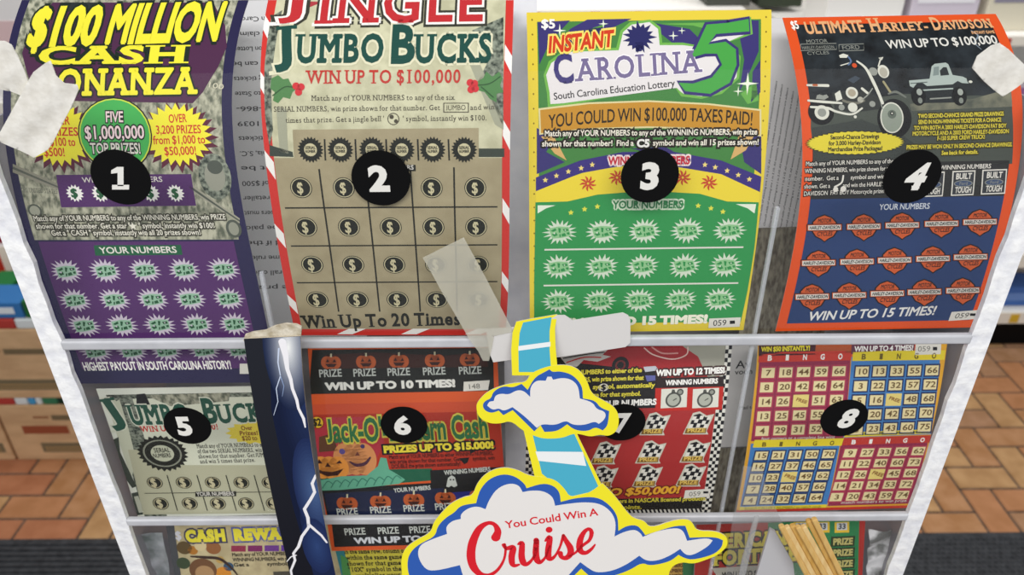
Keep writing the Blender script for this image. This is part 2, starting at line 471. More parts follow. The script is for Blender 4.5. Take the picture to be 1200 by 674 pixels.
def pack(x, y, z, sx, sy, sz, col, lab, band=None, cat='package', name='grocery_box', band2=None):
    z += .0006
    o = empty(name, (x, y, z), lab, cat, 'goods on the shelves')
    a = Acc(); a.box((x-sx/2, y-sy/2, z), (x+sx/2, y+sy/2, z+sz), M(col)); a.build('carton_body', o, o.location, bevel=.004)
    if band:
        a = Acc(); a.box((x-sx*.42, y-sy/2-.0015, z+sz*.3), (x+sx*.42, y-sy/2, z+sz*.7), M(band)); a.build('front_label', o, o.location)
    return o
def bottle(x, y, z, r, h, col, cap, lab, labcol):
    z += .0006
    o = empty('bottle', (x, y, z), lab, 'bottle', 'goods on the shelves')
    a = Acc(); a.lathe((x, y, z), [(r*.9, 0), (r, .01), (r, h*.62), (r*.85, h*.72), (r*.4, h*.85), (r*.36, h*.93)], M(col, .2)); a.build('bottle_body', o, o.location, smooth=True)
    a = Acc(); a.lathe((x, y, z), [(r*.44, h*.9), (r*.44, h)], M(cap)); a.build('cap', o, o.location)
    a = Acc(); a.lathe((x, y, z), [(r*1.02, h*.2), (r*1.02, h*.55)], M(labcol)); a.build('wrap_label', o, o.location)
# right, lowest shelf
bottle(1.885, 2.63, .173, .04, .15, '#2f8a5c', '#dcd9d0', 'small green bottle on the lowest right-hand shelf', '#7fb89a')
pack(2.04, 2.66, .173, .20, .12, .085, '#4a6fb4', 'low blue packet on the lowest right-hand shelf', '#6f90cc')
pack(2.10, 2.80, .173, .22, .10, .17, '#d6cdc2', 'pale packet behind the low blue packet on the lowest right-hand shelf', None)
pack(1.92, 2.80, .173, .12, .10, .18, '#1b2420', 'nearly black packet behind the small green bottle', '#35503f')
pack(2.10, 2.66, .432, .16, .12, .16, '#e4dcd6', 'white packet with red label on the second right-hand shelf', '#c83a36')
pack(1.90, 2.66, .432, .16, .12, .20, '#e2d6de', 'pinkish packet on the second right-hand shelf', '#b99ac0')
pack(1.72, 2.70, .885, .16, .12, .22, '#dcd2dc', 'lilac packet on the third right-hand shelf', '#a56ea8')
pack(1.90, 2.70, .885, .16, .12, .18, '#e0dcd8', 'white carton on the third right-hand shelf', '#c9b0b4')
# top strip, right
pack(1.16, 2.72, 1.235, .25, .2, .30, '#eceae6', 'white carton on the top right-hand shelf', None)
pack(1.42, 2.72, 1.235, .22, .2, .30, '#cfc6d2', 'mauve and white carton on the top right-hand shelf', '#eceaf0')
pack(1.66, 2.72, 1.235, .2, .2, .30, '#d9d2bd', 'cream carton on the top right-hand shelf', '#8f8a9c')
pack(.99, 3.02, 1.255, .16, .14, .28, '#3d4438', 'dark green carton beside the white carton on the top shelf', '#5d6654')
pack(.80, 3.02, 1.26, .16, .14, .28, '#4a4c46', 'dark grey carton on the top shelf behind the green ticket', '#6d6f68')
# left
pack(-1.50, 2.44, 1.10, .26, .14, .34, '#f0ecea', 'white carton with a pink front on the top left-hand shelf', '#e3c4c4')
pack(-1.80, 2.44, 1.10, .28, .14, .30, '#eceae8', 'plain white carton at the left of the top left-hand shelf', None)
pack(-1.60, 2.44, .60, .16, .14, .34, '#ece9e4', 'white box on the middle left-hand shelf', None)
pack(-1.79, 2.44, .60, .18, .14, .30, '#8c1f2e', 'dark red box at the left end of the middle left-hand shelf', None)

# cardboard cartons in two layers, on the floor
CARD = noise_mat('corrugated_cardboard', '#c9a27a', '#dbb58a', 9, .75, 5, bump=.05, stretch=(1, 1, 3))
def carton(x0, z0, wd, ht, lab, y0=1.943, printcol='#8c7a5e', red=False):
    dp = .32; o = empty('cardboard_box', (x0+wd/2, y0+dp/2, z0), lab, 'cardboard box', 'cardboard cartons at left'); g = o.location
    a = Acc(); a.box((x0+.002, y0, z0), (x0+wd-.002, y0+dp, z0+ht), CARD); a.build('carton_body', o, g, bevel=.004)
    f = vflat(y0); 
    a = Acc(); e = .001
    a.box((x0+.10, y0-e, z0+.035), (x0+wd-.02, y0, z0+.075), M('#7d6f56')); a.box((x0+.11, y0-e*1.4, z0+.042), (x0+wd-.03, y0-e, z0+.046), M('#b4905f'))
    a.box((x0+.11, y0-e*1.4, z0+.054), (x0+wd-.03, y0-e, z0+.058), M('#b4905f'))
    a.build('printed_panel', o, g)
    a = Acc()
    if red: a.box((x0+.06, y0-e, z0+.115), (x0+.21, y0, z0+.148), M('#9a5238'))
    else: a.box((x0+.04, y0-e, z0+.105), (x0+.09, y0, z0+.125), M('#3f4760'))
    a.box((x0+.17, y0-e, z0+.172), (x0+wd-.05, y0, z0+.192), M('#7a6a50')); a.box((x0+.11, y0-e, z0+.180), (x0+.16, y0, z0+.188), M('#9a6a4a'))
    a.build('printed_mark', o, g)
    return o
carton(-1.668, 0, .46, .232, 'bottom tan cardboard carton with a red-brown printed block', red=True)
carton(-2.135, 0, .46, .232, 'bottom tan cardboard carton cut by the left edge of the photo')
carton(-1.735, .2616, .50, .2624, 'upper tan cardboard carton with a dark blue printed mark')
carton(-2.24, .2616, .50, .2624, 'upper tan cardboard carton cut by the left edge of the photo')
# thin coloured packets laid between and on top of the cartons
names = {'#b8433c': 'red', '#dfe3e2': 'white', '#4d9fd0': 'light blue', '#3f7a58': 'green', '#20382c': 'dark green', '#d7d2c4': 'cream'}
ORD = ['leftmost', 'second', 'third', 'fourth', 'fifth', 'sixth', 'seventh', 'eighth', 'ninth']
for cols, z0, th, lay in ((['#b8433c', '#dfe3e2', '#4d9fd0', '#dfe3e2', '#3f7a58', '#20382c', '#3f7a58'], .2325, .0285, 'between the two carton layers'),
                      (['#3f7a58', '#b8433c', '#dfe3e2', '#3f7a58', '#d7d2c4'], .5246, .035, 'on top of the upper cartons')):
    x = -1.742
    for n_, (c, wd) in enumerate(zip(cols, (.142, .043, .024, .022, .05, .03, .10) if z0 < .3 else (.10, .142, .066, .06, .08))):
        o = empty('snack_packet', (x+wd/2, 2.06, z0), '%s packet, %s in the row %s' % (names[c], ORD[n_]+('' if n_ == 0 else ' from left'), lay), 'packet', 'packets on the cartons')
        a = Acc(); a.box((x+.001, 1.945, z0), (x+wd-.001, 2.2, z0+th), M(c)); a.build('wrapper', o, o.location, bevel=.006)
        x += wd
pack(-1.615, 2.005, .56, .30, .11, .055, '#3c77b4', 'flat blue carton with a white front on the upper cartons', '#e6ebee', cat='carton')
pack(-1.39, 2.005, .56, .14, .11, .06, '#2f6b3a', 'flat green carton right of the flat blue carton', None, cat='carton')
for k, (xx, c) in enumerate(((-1.70, '#1d4a30'), (-1.615, '#2f7a44'), (-1.53, '#16301f'), (-1.445, '#2a6a3c'))):
    pack(xx, 2.125, .56, .08, .11, .03+.008*(k % 2), c, ['dark green', 'bright green', 'nearly black green', 'mid green'][k]+' packet behind the flat blue carton', None)

# ------------------------------------------------------------------ the clear ticket display
XL, XR = at_y(28, 340, YP).x, at_y(1179, 340, YP).x
ZT, ZB = CAM_H-.02, CAM_H-.62
disp = empty('ticket_dispenser', (0, .36, 0), 'clear acrylic lottery ticket display with white edged rails and ledges', 'ticket display')
D0 = disp.location
for x0, x1 in ((XL, XL+.0095), (XR-.0095, XR)):
    a = Acc(); nz = 60; i = 0      # rail with a wavy, hand-finished inner edge
    inner = x1 if x0 < 0 else x0; sgn = 1 if x0 < 0 else -1; outer = x0 if x0 < 0 else x1
    for k in range(nz+1):
        z = ZT+(ZB-ZT)*k/nz; wv = sgn*random.uniform(-.0006, .0006)
        a.v += [(outer, YP-.002, z), (inner+wv, YP-.002, z), (inner+wv, YP+.0008, z), (outer, YP+.0008, z)]
    R_ = a.mat(RAIL)
    for k in range(nz):
        for e in range(4):
            a.f.append((4*k+e, 4*k+(e+1) % 4, 4*k+4+(e+1) % 4, 4*k+4+e)); a.mi.append(R_)
    a.f.append((0, 1, 2, 3)); a.mi.append(R_); a.f.append((4*nz+3, 4*nz+2, 4*nz+1, 4*nz)); a.mi.append(R_)
    a.build('side_rail', disp, D0, merge=True)
    a = Acc(); xw = XL-.0070 if x0 < 0 else XR+.0152; yw = .3095 if x0 < 0 else .332; a.box((xw-.0005, yw, ZB), (xw+.0005, .4018, CAM_H-.105), SIDE); a.build('side_wall', disp, D0)
ZL = [at_y(600, 398, YP).z, at_y(600, 606, YP).z, None]
ZL[2] = 2*ZL[1]-ZL[0]
for k, (ya, yb) in enumerate(((393, 408), (602, 614.5), (0, 0))):
    if k < 2: z1, z0 = at_y(600, ya, YP).z, at_y(600, yb, YP-.003).z
    else: z1, z0 = z1-.117, z0-.117
    a = Acc(); a.box((XL+.0092, YP-.003, z0), (XR-.0092, YP+.0006, z1), FROST); a.build('ledge', disp, D0, bevel=.0012)
a = Acc(); a.box((XL-.0076, .402, ZB), (XR+.0158, .405, CAM_H-.080), MURK); a.build('back_panel', disp, D0)
top_pane = at_y(600, 84, YP).z
for z0, z1 in ((ZL[0]+.0052, top_pane), (ZL[1]+.0052, ZL[0]-.0052), (ZL[2]+.0052, ZL[1]-.0052)):
    a = Acc(); a.box((XL+.0102, YP, z0), (XR-.0102, YP+.0008, z1), ACRYLIC); a.build('front_pane', disp, D0)
for xx, zt in ((-.1120, ZL[0]+.036), (.1137, ZL[0]+.066)):
    a = Acc(); a.box((xx-.0008, YP+.0009, ZB), (xx+.0008, YP+.0029, zt), ACRYLIC_EDGE); a.build('divider', disp, D0)
a = Acc(); a.box((-.0045, .3415, ZB), (.0115, .3445, ZT), noise_mat('white_strip', '#e4e5ee', '#f6f6fb', 60, rough=.25, spec=.4)); a.build('centre_strip', disp, D0)
a = Acc(); a.box((-.16, .34, 0), (.16, .405, ZB+.002), M('#8b8b90')); a.box((-.22, .22, 0), (.22, .52, .03), M('#8b8b90')); a.box((XL, YP, ZB-.004), (XR, .405, ZB), M('#c9c9ce'))
a.build('pedestal', disp, D0)
pane = vflat(YP-.0002)

# ------------------------------------------------------------------ ticket 1
YEL, BLK, WHI, RED, PAL = M('#e9e03a'), M('#15151a'), M('#eceae4'), M('#c8302c'), M('#d9d6cc')
NAVY, PURP = M('#282548'), M('#512e63')
def burst(p, part, cx, cy, rx, core, dark, ray_, z=4):
    p.star(part, ray_, cx, cy, rx, rx*.62, 18, z, .82, jit=.08)
    w_, h_ = rx*.66, rx*.34; q = [(cx-w_, cy-h_*.7), (cx-w_*.1, cy-h_*1.05), (cx+w_*.8, cy-h_*.95), (cx+w_, cy+h_*.6), (cx+w_*.1, cy+h_), (cx-w_*.7, cy+h_*1.1)]
    p.poly(part, core, q, z+1)
    for sh in (((-.85, -.25), (-.4, -.75), (-.3, -.35), (-.6, -.1)), ((-.75, .35), (-.35, .0), (-.2, .5), (-.5, .75)), ((-.15, -.8), (.1, -.7), (.05, .1), (-.1, .0)), ((.25, -.6), (.7, -.7), (.8, -.3), (.4, -.15)),
               ((.15, .3), (.45, .1), (.6, .6), (.2, .75)), ((.6, .05), (.85, -.05), (.9, .35), (.7, .4)), ((-.05, .35), (.08, .3), (.1, .8), (-.03, .85))):
        p.poly(part, dark, [(cx+w_*a_, cy+h_*b_) for a_, b_ in sh], z+2)
    p.circ(part, ray_, cx-w_*.5, cy+h_*.15, h_*.18, z+3, n=8); p.circ(part, ray_, cx+w_*.5, cy-h_*.42, h_*.14, z+3, n=8)
t = ticket('large purple and grey banknote ticket behind the number 1 sticker', [(25, 0, 290, 0), (15, 40, 283, 40), (2, 100, 270, 100), (4, 150, 271, 150), (9, 180, 278, 180), (23, 250, 284, 250), (37, 300, 297, 300), (51, 340, 305, 340), (67, 386, 312, 384), (91, 450, 326, 448)], NAVY, xdeg=4)
t.band('banknote_print', BILL, .035, .955, 0, 281, 1)
P = 'title'
t.poly(P, M('#4d2a48'), [(62, 3), (250, 3), (264, 30), (266, 55), (256, 78), (238, 108), (226, 121), (60, 118), (35, 96), (26, 62), (40, 30)], 2)
t.poly(P, M('#2a3030'), [(72, 3), (120, 3), (110, 12), (74, 14)], 3)
DK = M('#1d2a22')
t.text(P, '$100', 30, 53, 112, 51, 41, YEL, 4, DK, 3.5, .05, shear=.05)
t.text(P, 'MILLION', 122, 50, 256, 46, 41, YEL, 4, DK, 3.5, .05, shear=.05)
t.text(P, 'CASH', 44, 75, 222, 73, 19, YEL, 4, DK, 2.5, .04, serif=True)
t.text(P, 'BONANZA', 46, 112, 230, 109, 29, YEL, 4, DK, 2.5, .035, serif=True)
P = 'prize_badge'; MAR = M('#5b2438')
for cx in (68, 207):
    t.star(P, MAR, cx+2, 161, 48, 36, 24, 2, .88); t.star(P, YEL, cx, 158, 42, 33, 24, 3, .88)
for L in (('OVER', 198, 144, 219, 143), ('3,200 PRIZES', 183, 157, 236, 156), ('from $1,000 to', 180, 169, 241, 168), ('$50,000!', 193, 182, 231, 181)): t.text(P, *L, 9.5, RED, 4, bold=.015)
for L in (('OVER', 56, 146, 82, 146), ('PRIZES', 56, 159, 92, 159), ('from $100 to', 38, 171, 89, 171), ('$500!', 52, 183, 77, 183)): t.text(P, *L, 9.5, RED, 4, bold=.015)
t.circ(P, BLK, 135, 158, 43.5, 4); t.circ(P, M('#c9d84a'), 135, 158, 42, 5); t.circ(P, M('#45ad55'), 135, 158, 40.5, 6)
PK = M('#ecd6d6')
t.text(P, 'FIVE', 124, 143, 145, 143, 12, PK, 7, BLK, 1.5, .02)
t.text(P, '$1,000,000', 100, 163, 170, 162, 14.5, PK, 7, BLK, 1.7, .02)
t.text(P, 'TOP PRIZES!', 107, 180, 166, 180, 12, PAL, 7, BLK, 1.5, .02)
P = 'banknote_print'
t.poly(P, M('#8d8b7c'), [(15, 192), (70, 216), (72, 224), (15, 202)], 2); t.poly(P, M('#5d6157'), [(15, 195), (70, 219), (70, 221), (15, 198)], 3)
t.poly(P, M('#9a9887'), [(222, 214), (281, 256), (281, 262), (222, 222)], 2); t.poly(P, M('#50564d'), [(222, 217), (281, 258), (281, 260), (222, 220)], 3)
t.circ(P, BILL_D, 252, 207, 19, 3, 27); t.circ(P, M('#8f9082'), 252, 207, 12, 4, 17); t.circ(P, M('#4d534b'), 252, 196, 9, 5, 8)
t.circ(P, M('#4f554c'), 41, 247, 8, 2); t.circ(P, M('#9a9c8b'), 41, 247, 6, 3); t.circ(P, M('#4f554c'), 274, 268, 9, 3, 11); t.circ(P, M('#8d8f80'), 274, 268, 6, 4, 8)
t.text(P, 'THE UNITED STATES', 25, 225, 68, 227, 5, M('#4f554c'), 3, serif=True); t.text(P, '100', 242, 102, 262, 105, 6, M('#d2cdb4'), 3)
P = 'winning_panel'
t.poly(P, PURP, [(66, 205), (224, 204), (230, 241), (72, 243)], 3)
t.text(P, 'WINNING NUMBERS', 97, 214, 191, 213, 6, PAL, 4, bold=.01)
for cx in (88, 118, 177, 206): t.star(P, WHI, cx, 226.5, 10.5, 7.5, 14, 4, 1); t.text(P, '$', cx-4, 231, cx+4, 231, 9.5, M('#255a38'), 5, bold=.05)
P = 'rules_text'; DR = M('#3b3a30'); PR = M('#e2dfcf')
for L in (('Match any of YOUR NUMBERS to any of the WINNING NUMBERS, win PRIZE', 40, 259, 265, 257), ('shown for that number. Get a star "     " symbol, instantly win $100!', 43, 268, 252, 267), ('Get a " CASH " symbol, instantly win all 20 prizes shown!', 61, 276, 236, 275)): t.text(P, *L, 6, PR, 4, DR, 1.6, .012)
t.star(P, PR, 156, 265, 5, 2.2, 5, 6, 1, -math.pi/2)
P = 'play_panel'
t.band(P, PURP, .05, .93, 283, 432, 2)
t.poly(P, M('#1f5b3c'), [(110, 287.5), (212, 287), (214, 298.5), (112, 299.5)], 3)
t.text(P, 'YOUR NUMBERS', 118, 297, 208, 296, 7, PAL, 4, bold=.02)
for yy, xs in ((317, (78, 124, 170, 216, 262)), (351, (88, 134, 179, 223, 268)), (381, (99, 143, 187, 231, 275)), (411, (112, 154.5, 195, 239, 281))):
    for cx in xs: burst(t, P, cx, yy-(cx-170)*.012, 19, M('#8fb59a'), M('#1f5234'), M('#c3b9c6'))
t.text(P, 'HIGHEST PAYOUT IN SOUTH CAROLINA HISTORY!', 99, 434, 272, 432, 9, WHI, 4, bold=.03)
t.rect('serial_tag', PAL, 281, 426, 305, 438, 4)
t.done()

# ------------------------------------------------------------------ ticket 2
t = ticket('large cream ticket with red and white candy stripe edge behind the number 2 sticker', [(314, 0, 602, 0), (306, 75, 600, 75), (305, 100, 599, 100), (307, 150, 598, 150), (312, 200, 597.5, 200), (320, 250, 597, 250), (329, 300, 596.5, 300), (336, 350, 595, 350), (347, 393, 592, 393)], M('#c9352f'), xdeg=4, group='lottery tickets in the display')
P = 'candy_stripe'
for f0, f1, ys in ((0, .033, (18, 84, 176, 262, 345)), (.97, 1.0, (52, 140, 232, 318))):
    for y in ys:
        sf = t.sf; u0, u1 = f0*sf.W, f1*sf.W; s0 = sf.uv(450, y)[1]
        t.polyuv(P, WHI, [(u0, s0), (u1, s0+.005), (u1, s0+.0125), (u0, s0+.0065)], 1)
for x in (395, 470, 545): t.poly(P, WHI, [(x, 391.5), (x+14, 385), (x+34, 385), (x+18, 391.5)], 4)
P = 'paper_print'
t.band(P, CREAM, .036, .968, 0, 385.5, 2)
t.poly(P, BILL_D, [(318, 20), (331, 12), (322, 60), (318, 95), (320, 152), (316, 172), (311, 140), (310, 80)], 3)
t.poly(P, BILL_D, [(553, 36), (590, 20), (590, 150), (572, 108), (560, 96), (578, 60)], 3)
t.poly(P, M('#9fa08a'), [(548, 70), (562, 74), (590, 140), (590, 152), (580, 146)], 3)
t.poly(P, M('#9fa08a'), [(324, 125), (336, 128), (338, 180), (328, 178)], 3)
t.rect(P, M('#3c443c'), 561, 174, 591, 184, 3); t.poly(P, M('#3c443c'), [(316, 170), (343, 178), (344, 184), (316, 183)], 3)
P = 'title'; DG = M('#1f4a42'); RD = M('#bb2f34'); OL = M('#3a3a32')
t.poly(P, M('#a83a42'), [(380, 2), (362, 2), (350, 8), (362, 9)], 3)
for s_, a, b, c in (('J', 334, 366, 44), ('INGLE', 371, 571, 43)):
    t.text(P, s_, a, 27, b, 26 if s_ == 'J' else 24, c, OL, 4, None, 0, .055*1+.05, True); t.text(P, s_, a, 27, b, 26 if s_ == 'J' else 24, c, WHI, 5, None, 0, .06, True); t.text(P, s_, a, 27, b, 26 if s_ == 'J' else 24, c, RD, 6, None, 0, .02, True)
for s_, x0, y0, x1, y1, h in (('J', 329, 83, 351, 81, 50), ('UMBO', 347, 73, 452, 72, 31), ('B', 456, 73, 489, 73, 42), ('UCKS', 486, 73, 578, 72, 31)):
    t.text(P, s_, x0, y0, x1, y1, h, DG, 5, M('#d9d6b8'), 3, .035, serif=True)
t.text(P, 'WIN UP TO $100,000', 360, 98, 541, 97, 15, M('#b8372f'), 5, None, 0, .02, True)
P = 'holly'
for sx, pts in ((1, [(318, 92), (326, 88), (332, 93), (338, 92), (342, 100), (349, 103), (343, 108), (340, 116), (332, 114), (326, 121), (320, 118), (322, 108), (317, 104)]),
                (1, [(556, 97), (566, 92), (570, 84), (577, 90), (585, 84), (589, 92), (586, 100), (590, 108), (582, 110), (582, 120), (574, 116), (568, 108), (560, 106)])):
    t.poly(P, M('#4f7f4a'), pts, 4)
t.stroke(P, M('#2f5430'), [(320, 112), (334, 102), (346, 103)], 1.5, 5); t.stroke(P, M('#2f5430'), [(560, 100), (574, 98), (586, 90)], 1.5, 5); t.stroke(P, M('#2f5430'), [(564, 102), (578, 114)], 1.5, 5)
for cx, cy in ((347, 101), (353, 102), (350, 108), (551, 97), (556, 98), (552, 105), (557, 104)): t.circ(P, M('#c92f36'), cx, cy, 4.3, 6, n=14)
P = 'rules_text'; DKT = M('#4a463a')
for L in (('Match any of YOUR NUMBERS to any of the six', 365, 118, 533, 117), ('SERIAL NUMBERS, win prize shown for that number. Get', 321, 131, 516, 129), ('and win', 551, 129, 580, 128), ("times that prize. Get a jingle bell '", 335, 144, 451, 142), ("' symbol, instantly win $100.", 472, 142, 571, 141)): t.text(P, *L, 6, DKT, 4, bold=.006, serif=True)
t.rect(P, DKT, 519.5, 120.5, 549.5, 132, 4); t.rect(P, CREAM, 520.7, 121.5, 548.3, 131, 5); t.text(P, 'JUMBO', 523, 129.5, 546, 129, 6, DKT, 6)
t.ring(P, DKT, 461, 139.5, 7, 1, 4); t.circ(P, DKT, 459, 137, 2.6, 4, n=10); t.circ(P, DKT, 464, 142, 2.3, 4, n=10)
P = 'scratch_panel'
t.poly(P, GOLD, [(343, 152), (561, 150), (561, 188), (345, 188)], 4); t.band(P, GOLD, .036, .968, 185, 385.5, 3)
SK = M('#22241f'); PL2 = M('#c5bd98')
for cx in (364, 399, 436, 471, 507, 544):
    t.star(P, SK, cx, 175.5, 15.5, 12.5, 22, 5, 1); t.circ(P, PL2, cx, 175.5, 7.5, 6); t.text(P, 'SERIAL', cx-6, 174.6, cx+6, 174.4, 3.2, SK, 7, bold=.03); t.text(P, 'NUMBER', cx-6, 179, cx+6, 178.8, 3.2, SK, 7, bold=.03)
for x in (381, 417, 453, 490, 526): t.stroke(P, SK, [(x-.5, 163), (x+.5, 188)], 2, 5, caps=False)
t.poly(P, SK, [(425, 193.5), (487, 193), (487.5, 200.5), (426, 201)], 5); t.text(P, 'YOUR NUMBERS', 428, 199, 485, 198.5, 5, PAL, 6, bold=.02)
for x0, y0, x1, y1 in ((374, 198, 397, 365), (428, 200, 445, 365), (481, 198, 492.5, 365), (532, 196, 535.5, 365)): t.stroke(P, SK, [(x0, y0), ((x0+x1)/2, (y0+y1)/2), (x1, y1)], 2, 5, caps=False)
for x0, x1, y in ((334, 583, 243), (341, 583, 287.5), (348, 583, 330.5)): t.stroke(P, SK, [(x0, y+.6), (x1, y-.8)], 1.8, 5, caps=False)
for yy, xs in ((220, (353, 403, 453, 506, 557)), (266, (359, 409, 458, 508, 558)), (310, (366, 414, 462, 511, 560)), (351, (372, 419, 466, 512, 561))):
    for cx in xs:
        t.circ(P, SK, cx, yy, 12.8, 5); t.ring(P, PL2, cx, yy, 11.8, 1, 6); t.text(P, '$', cx-4.5, yy+6.2, cx+4.5, yy+6.2, 12, PL2, 7, bold=.02, serif=True)
t.text('slogan', 'Win Up To 20 Times', 357, 384, 541, 380, 14, SK, 5, None, 0, .03, True)
t.done()

# ------------------------------------------------------------------ ticket 3
GRN, LGN, NPU = M('#2f8f4c'), M('#4d9446'), M('#38326e')
t = ticket('yellow bordered green and purple ticket with a big green five, behind the number 3 sticker', [(617, 15, 903, 11), (618, 60, 906, 56), (619, 110, 902, 107), (619.5, 160, 898, 157), (620, 240, 893, 238), (620.5, 300, 885, 298), (620.5, 345, 878.5, 342), (621, 391, 871, 386)], M('#ddc63e'), xdeg=3)
P = 'border_dots'
for k in range(24):
    s_ = (k+.5)/24*t.sf.H
    for f in (.022, .978):
        u = f*t.sf.W; t.polyuv(P, M('#7a6420'), [(u-.0004, s_), (u, s_-.0005), (u+.0004, s_), (u, s_+.0005)], 1)
P = 'picture_print'
t.band(P, M('#437f3f'), .042, .957, 24, 376, 1)
for q in ([(630, 26), (668, 24), (644, 50), (632, 76)], [(688, 23), (740, 22), (702, 40), (668, 56), (656, 50), (668, 34)], [(760, 26), (808, 34), (826, 52), (790, 52), (770, 36)], [(850, 24), (889, 24), (889, 60), (876, 90), (866, 108), (872, 70), (866, 40)],
          [(882, 84), (891, 70), (891, 108), (880, 120)], [(629, 150), (652, 160), (640, 178), (662, 190), (629, 204)], [(740, 174), (780, 172), (800, 184), (770, 182)], [(868, 168), (892, 156), (892, 204), (872, 190)]): t.poly(P, NPU, q, 2)
for q in ([(672, 40), (710, 28), (690, 50), (668, 60)], [(770, 28), (846, 26), (850, 40), (812, 30)], [(868, 110), (886, 96), (889, 118), (876, 122)]): t.poly(P, M('#67a84c'), q, 2)
for cx, cy, r in ((656, 36, 8), (707, 28, 6), (789, 42, 6), (799, 36, 4.5), (876, 98, 13), (865, 107, 6)): t.star(P, M('#e6ecd6'), cx, cy, r, r*.18, 4, 3)
t.text('price_mark', '$5', 634, 33, 651, 33, 10, WHI, 3, bold=.03)
P = 'title'
t.text(P, 'INSTANT', 642, 62, 718, 54, 18, M('#c93a1c'), 8, M('#f0d86a'), 2.5, .04, shear=.18)
LO = M('#6fae4c'); LW = M('#ded9d8')
t.poly(P, LO, [(637, 88), (643, 72), (662, 58), (722, 56), (727, 36), (738, 26), (762, 23), (774, 32), (776, 50), (800, 50), (822, 54), (826, 27), (880, 20), (882, 40), (852, 50), (868, 66), (866, 92), (846, 110), (822, 116), (798, 113), (790, 101), (792, 98), (660, 125), (642, 126), (641, 110)], 3)
t.poly(P, LW, [(640, 88), (646, 74), (664, 61), (725, 59), (730, 38), (740, 29), (761, 26), (771, 34), (773, 53), (800, 53), (824, 56), (829, 29), (878, 23), (879, 38), (848, 51), (865, 67), (863, 91), (845, 107), (822, 113), (801, 110), (797, 107), (793, 103), (660, 121), (645, 122), (644, 108)], 4)
t.star(P, M('#27285e'), 749, 44, 19, 12, 15, 6, .95, jit=.12); t.poly(P, M('#27285e'), [(744, 50), (754, 50), (752, 60), (745, 61)], 6)
CP = M('#756a90')
t.text(P, 'C', 650, 98, 676, 95, 32, M('#413a74'), 6, None, 0, .03, True)
t.text(P, 'AROLINA', 677, 95, 822, 84, 25, CP, 6, M('#f2eef0'), 1.2, .02, True)
FV = [(852, 27), (877, 22.5), (878, 37), (839, 40), (830, 52), (850, 49), (862, 58), (863, 76), (855, 97), (832, 110), (803, 107), (795, 97), (812, 98), (834, 91), (846, 76), (840, 63), (826, 63), (806, 69), (815, 57), (828, 29)]
cxm = sum(p[0] for p in FV)/len(FV)
t.stroke(P, NPU, FV+FV[:1], 7, 6, smooth=False); t.poly(P, M('#469f45'), FV, 7)
t.text(P, 'South Carolina Education Lottery', 649, 117, 791, 101, 8, BLK, 5, bold=.01)
P = 'ribbon'
t.poly(P, M('#d9cf9a'), [(631, 127), (690, 120), (760, 117.5), (830, 121), (892, 128), (892, 160), (830, 152), (760, 150), (690, 152), (632, 158)], 4)
t.poly(P, M('#c08a2c'), [(633, 129), (690, 122), (760, 119.5), (830, 123), (890, 130), (890, 158), (830, 150), (760, 148), (690, 150), (634, 156)], 5)
for q in ([(634, 160), (648, 158), (664, 188), (650, 180)], [(866, 158), (884, 158), (874, 176), (856, 187)]): t.poly(P, M('#d0a868'), q, 3)
t.text(P, 'YOU COULD WIN $100,000 TAXES PAID!', 643, 150, 882, 147, 15, M('#2a2013'), 6, bold=.012, arch=7)
P = 'rules_text'
for L in (('Match any of YOUR NUMBERS to any of the WINNING NUMBERS, win prize', 638, 159.5, 887, 157.5), ('shown for that number!  Find a "      " symbol and win all 15 prizes shown!', 635, 171.5, 889, 169.5)): t.text(P, *L, 6.5, M('#ece6d6'), 6, M('#241f18'), 2.2, .02)
t.text(P, 'C5', 746, 172, 761, 172, 8.5, WHI, 8, M('#241f18'), 2.2, .05)
P = 'winning_panel'
t.poly(P, M('#e6cf3c'), [(628, 222), (690, 200), (750, 192), (810, 194), (860, 204), (890, 216), (889.5, 239), (628, 239)], 3)
t.poly(P, M('#3a2f78'), [(628, 208), (680, 188), (730, 178), (790, 178), (845, 188), (892, 207), (890.5, 225), (845, 204), (790, 195), (730, 194), (680, 203), (628, 224)], 4)
for cx, cy in ((639, 211), (652, 206), (666, 201), (681, 197), (694, 193), (826, 193), (838, 196), (852, 200), (865, 205), (878, 210)): t.star(P, M('#e8d27a'), cx, cy, 3.5, 1.6, 5, 5, 1, -math.pi/2)
t.text(P, 'WINNING NUMBERS', 713, 193, 808, 192, 9, M('#c12a3c'), 5, M('#f0dcd8'), 2, .04)
for cx, cy in ((689, 215), (723, 208), (800, 208), (831, 214)):
    for a in range(9):
        b = a*2*math.pi/9
        t.stroke(P, M('#c2482c'), [(cx+2*math.cos(b), cy+2*math.sin(b)), (cx+6*math.cos(b+.35), cy+5.6*math.sin(b+.35)), (cx+9.5*math.cos(b+.2), cy+8.7*math.sin(b+.2))], [1.5, 2.6, .8], 5)
P = 'play_panel'
t.poly(P, GRN, [(627.5, 237), (665, 236), (700, 228), (758, 223.5), (820, 227), (852, 236), (889, 237), (884, 290), (876, 340), (868, 377), (626, 379), (626, 330)], 5)
t.poly(P, M('#dfe6d2'), [(630, 240.5), (651, 240.5), (640, 244), (630, 250)], 6); t.poly(P, M('#dfe6d2'), [(862, 239), (886, 239), (884, 250), (876, 244)], 6)
t.text(P, 'YOUR NUMBERS', 718, 244, 800, 243.5, 8.5, M('#2d7a48'), 6, M('#cfe0c4'), 2, .03)
for cx, cy in ((669, 249), (685, 245), (700, 242), (818, 241), (833, 244), (847, 248)): t.star(P, M('#d8d84a'), cx, cy, 3.6, 1.7, 5, 6, 1, -math.pi/2)
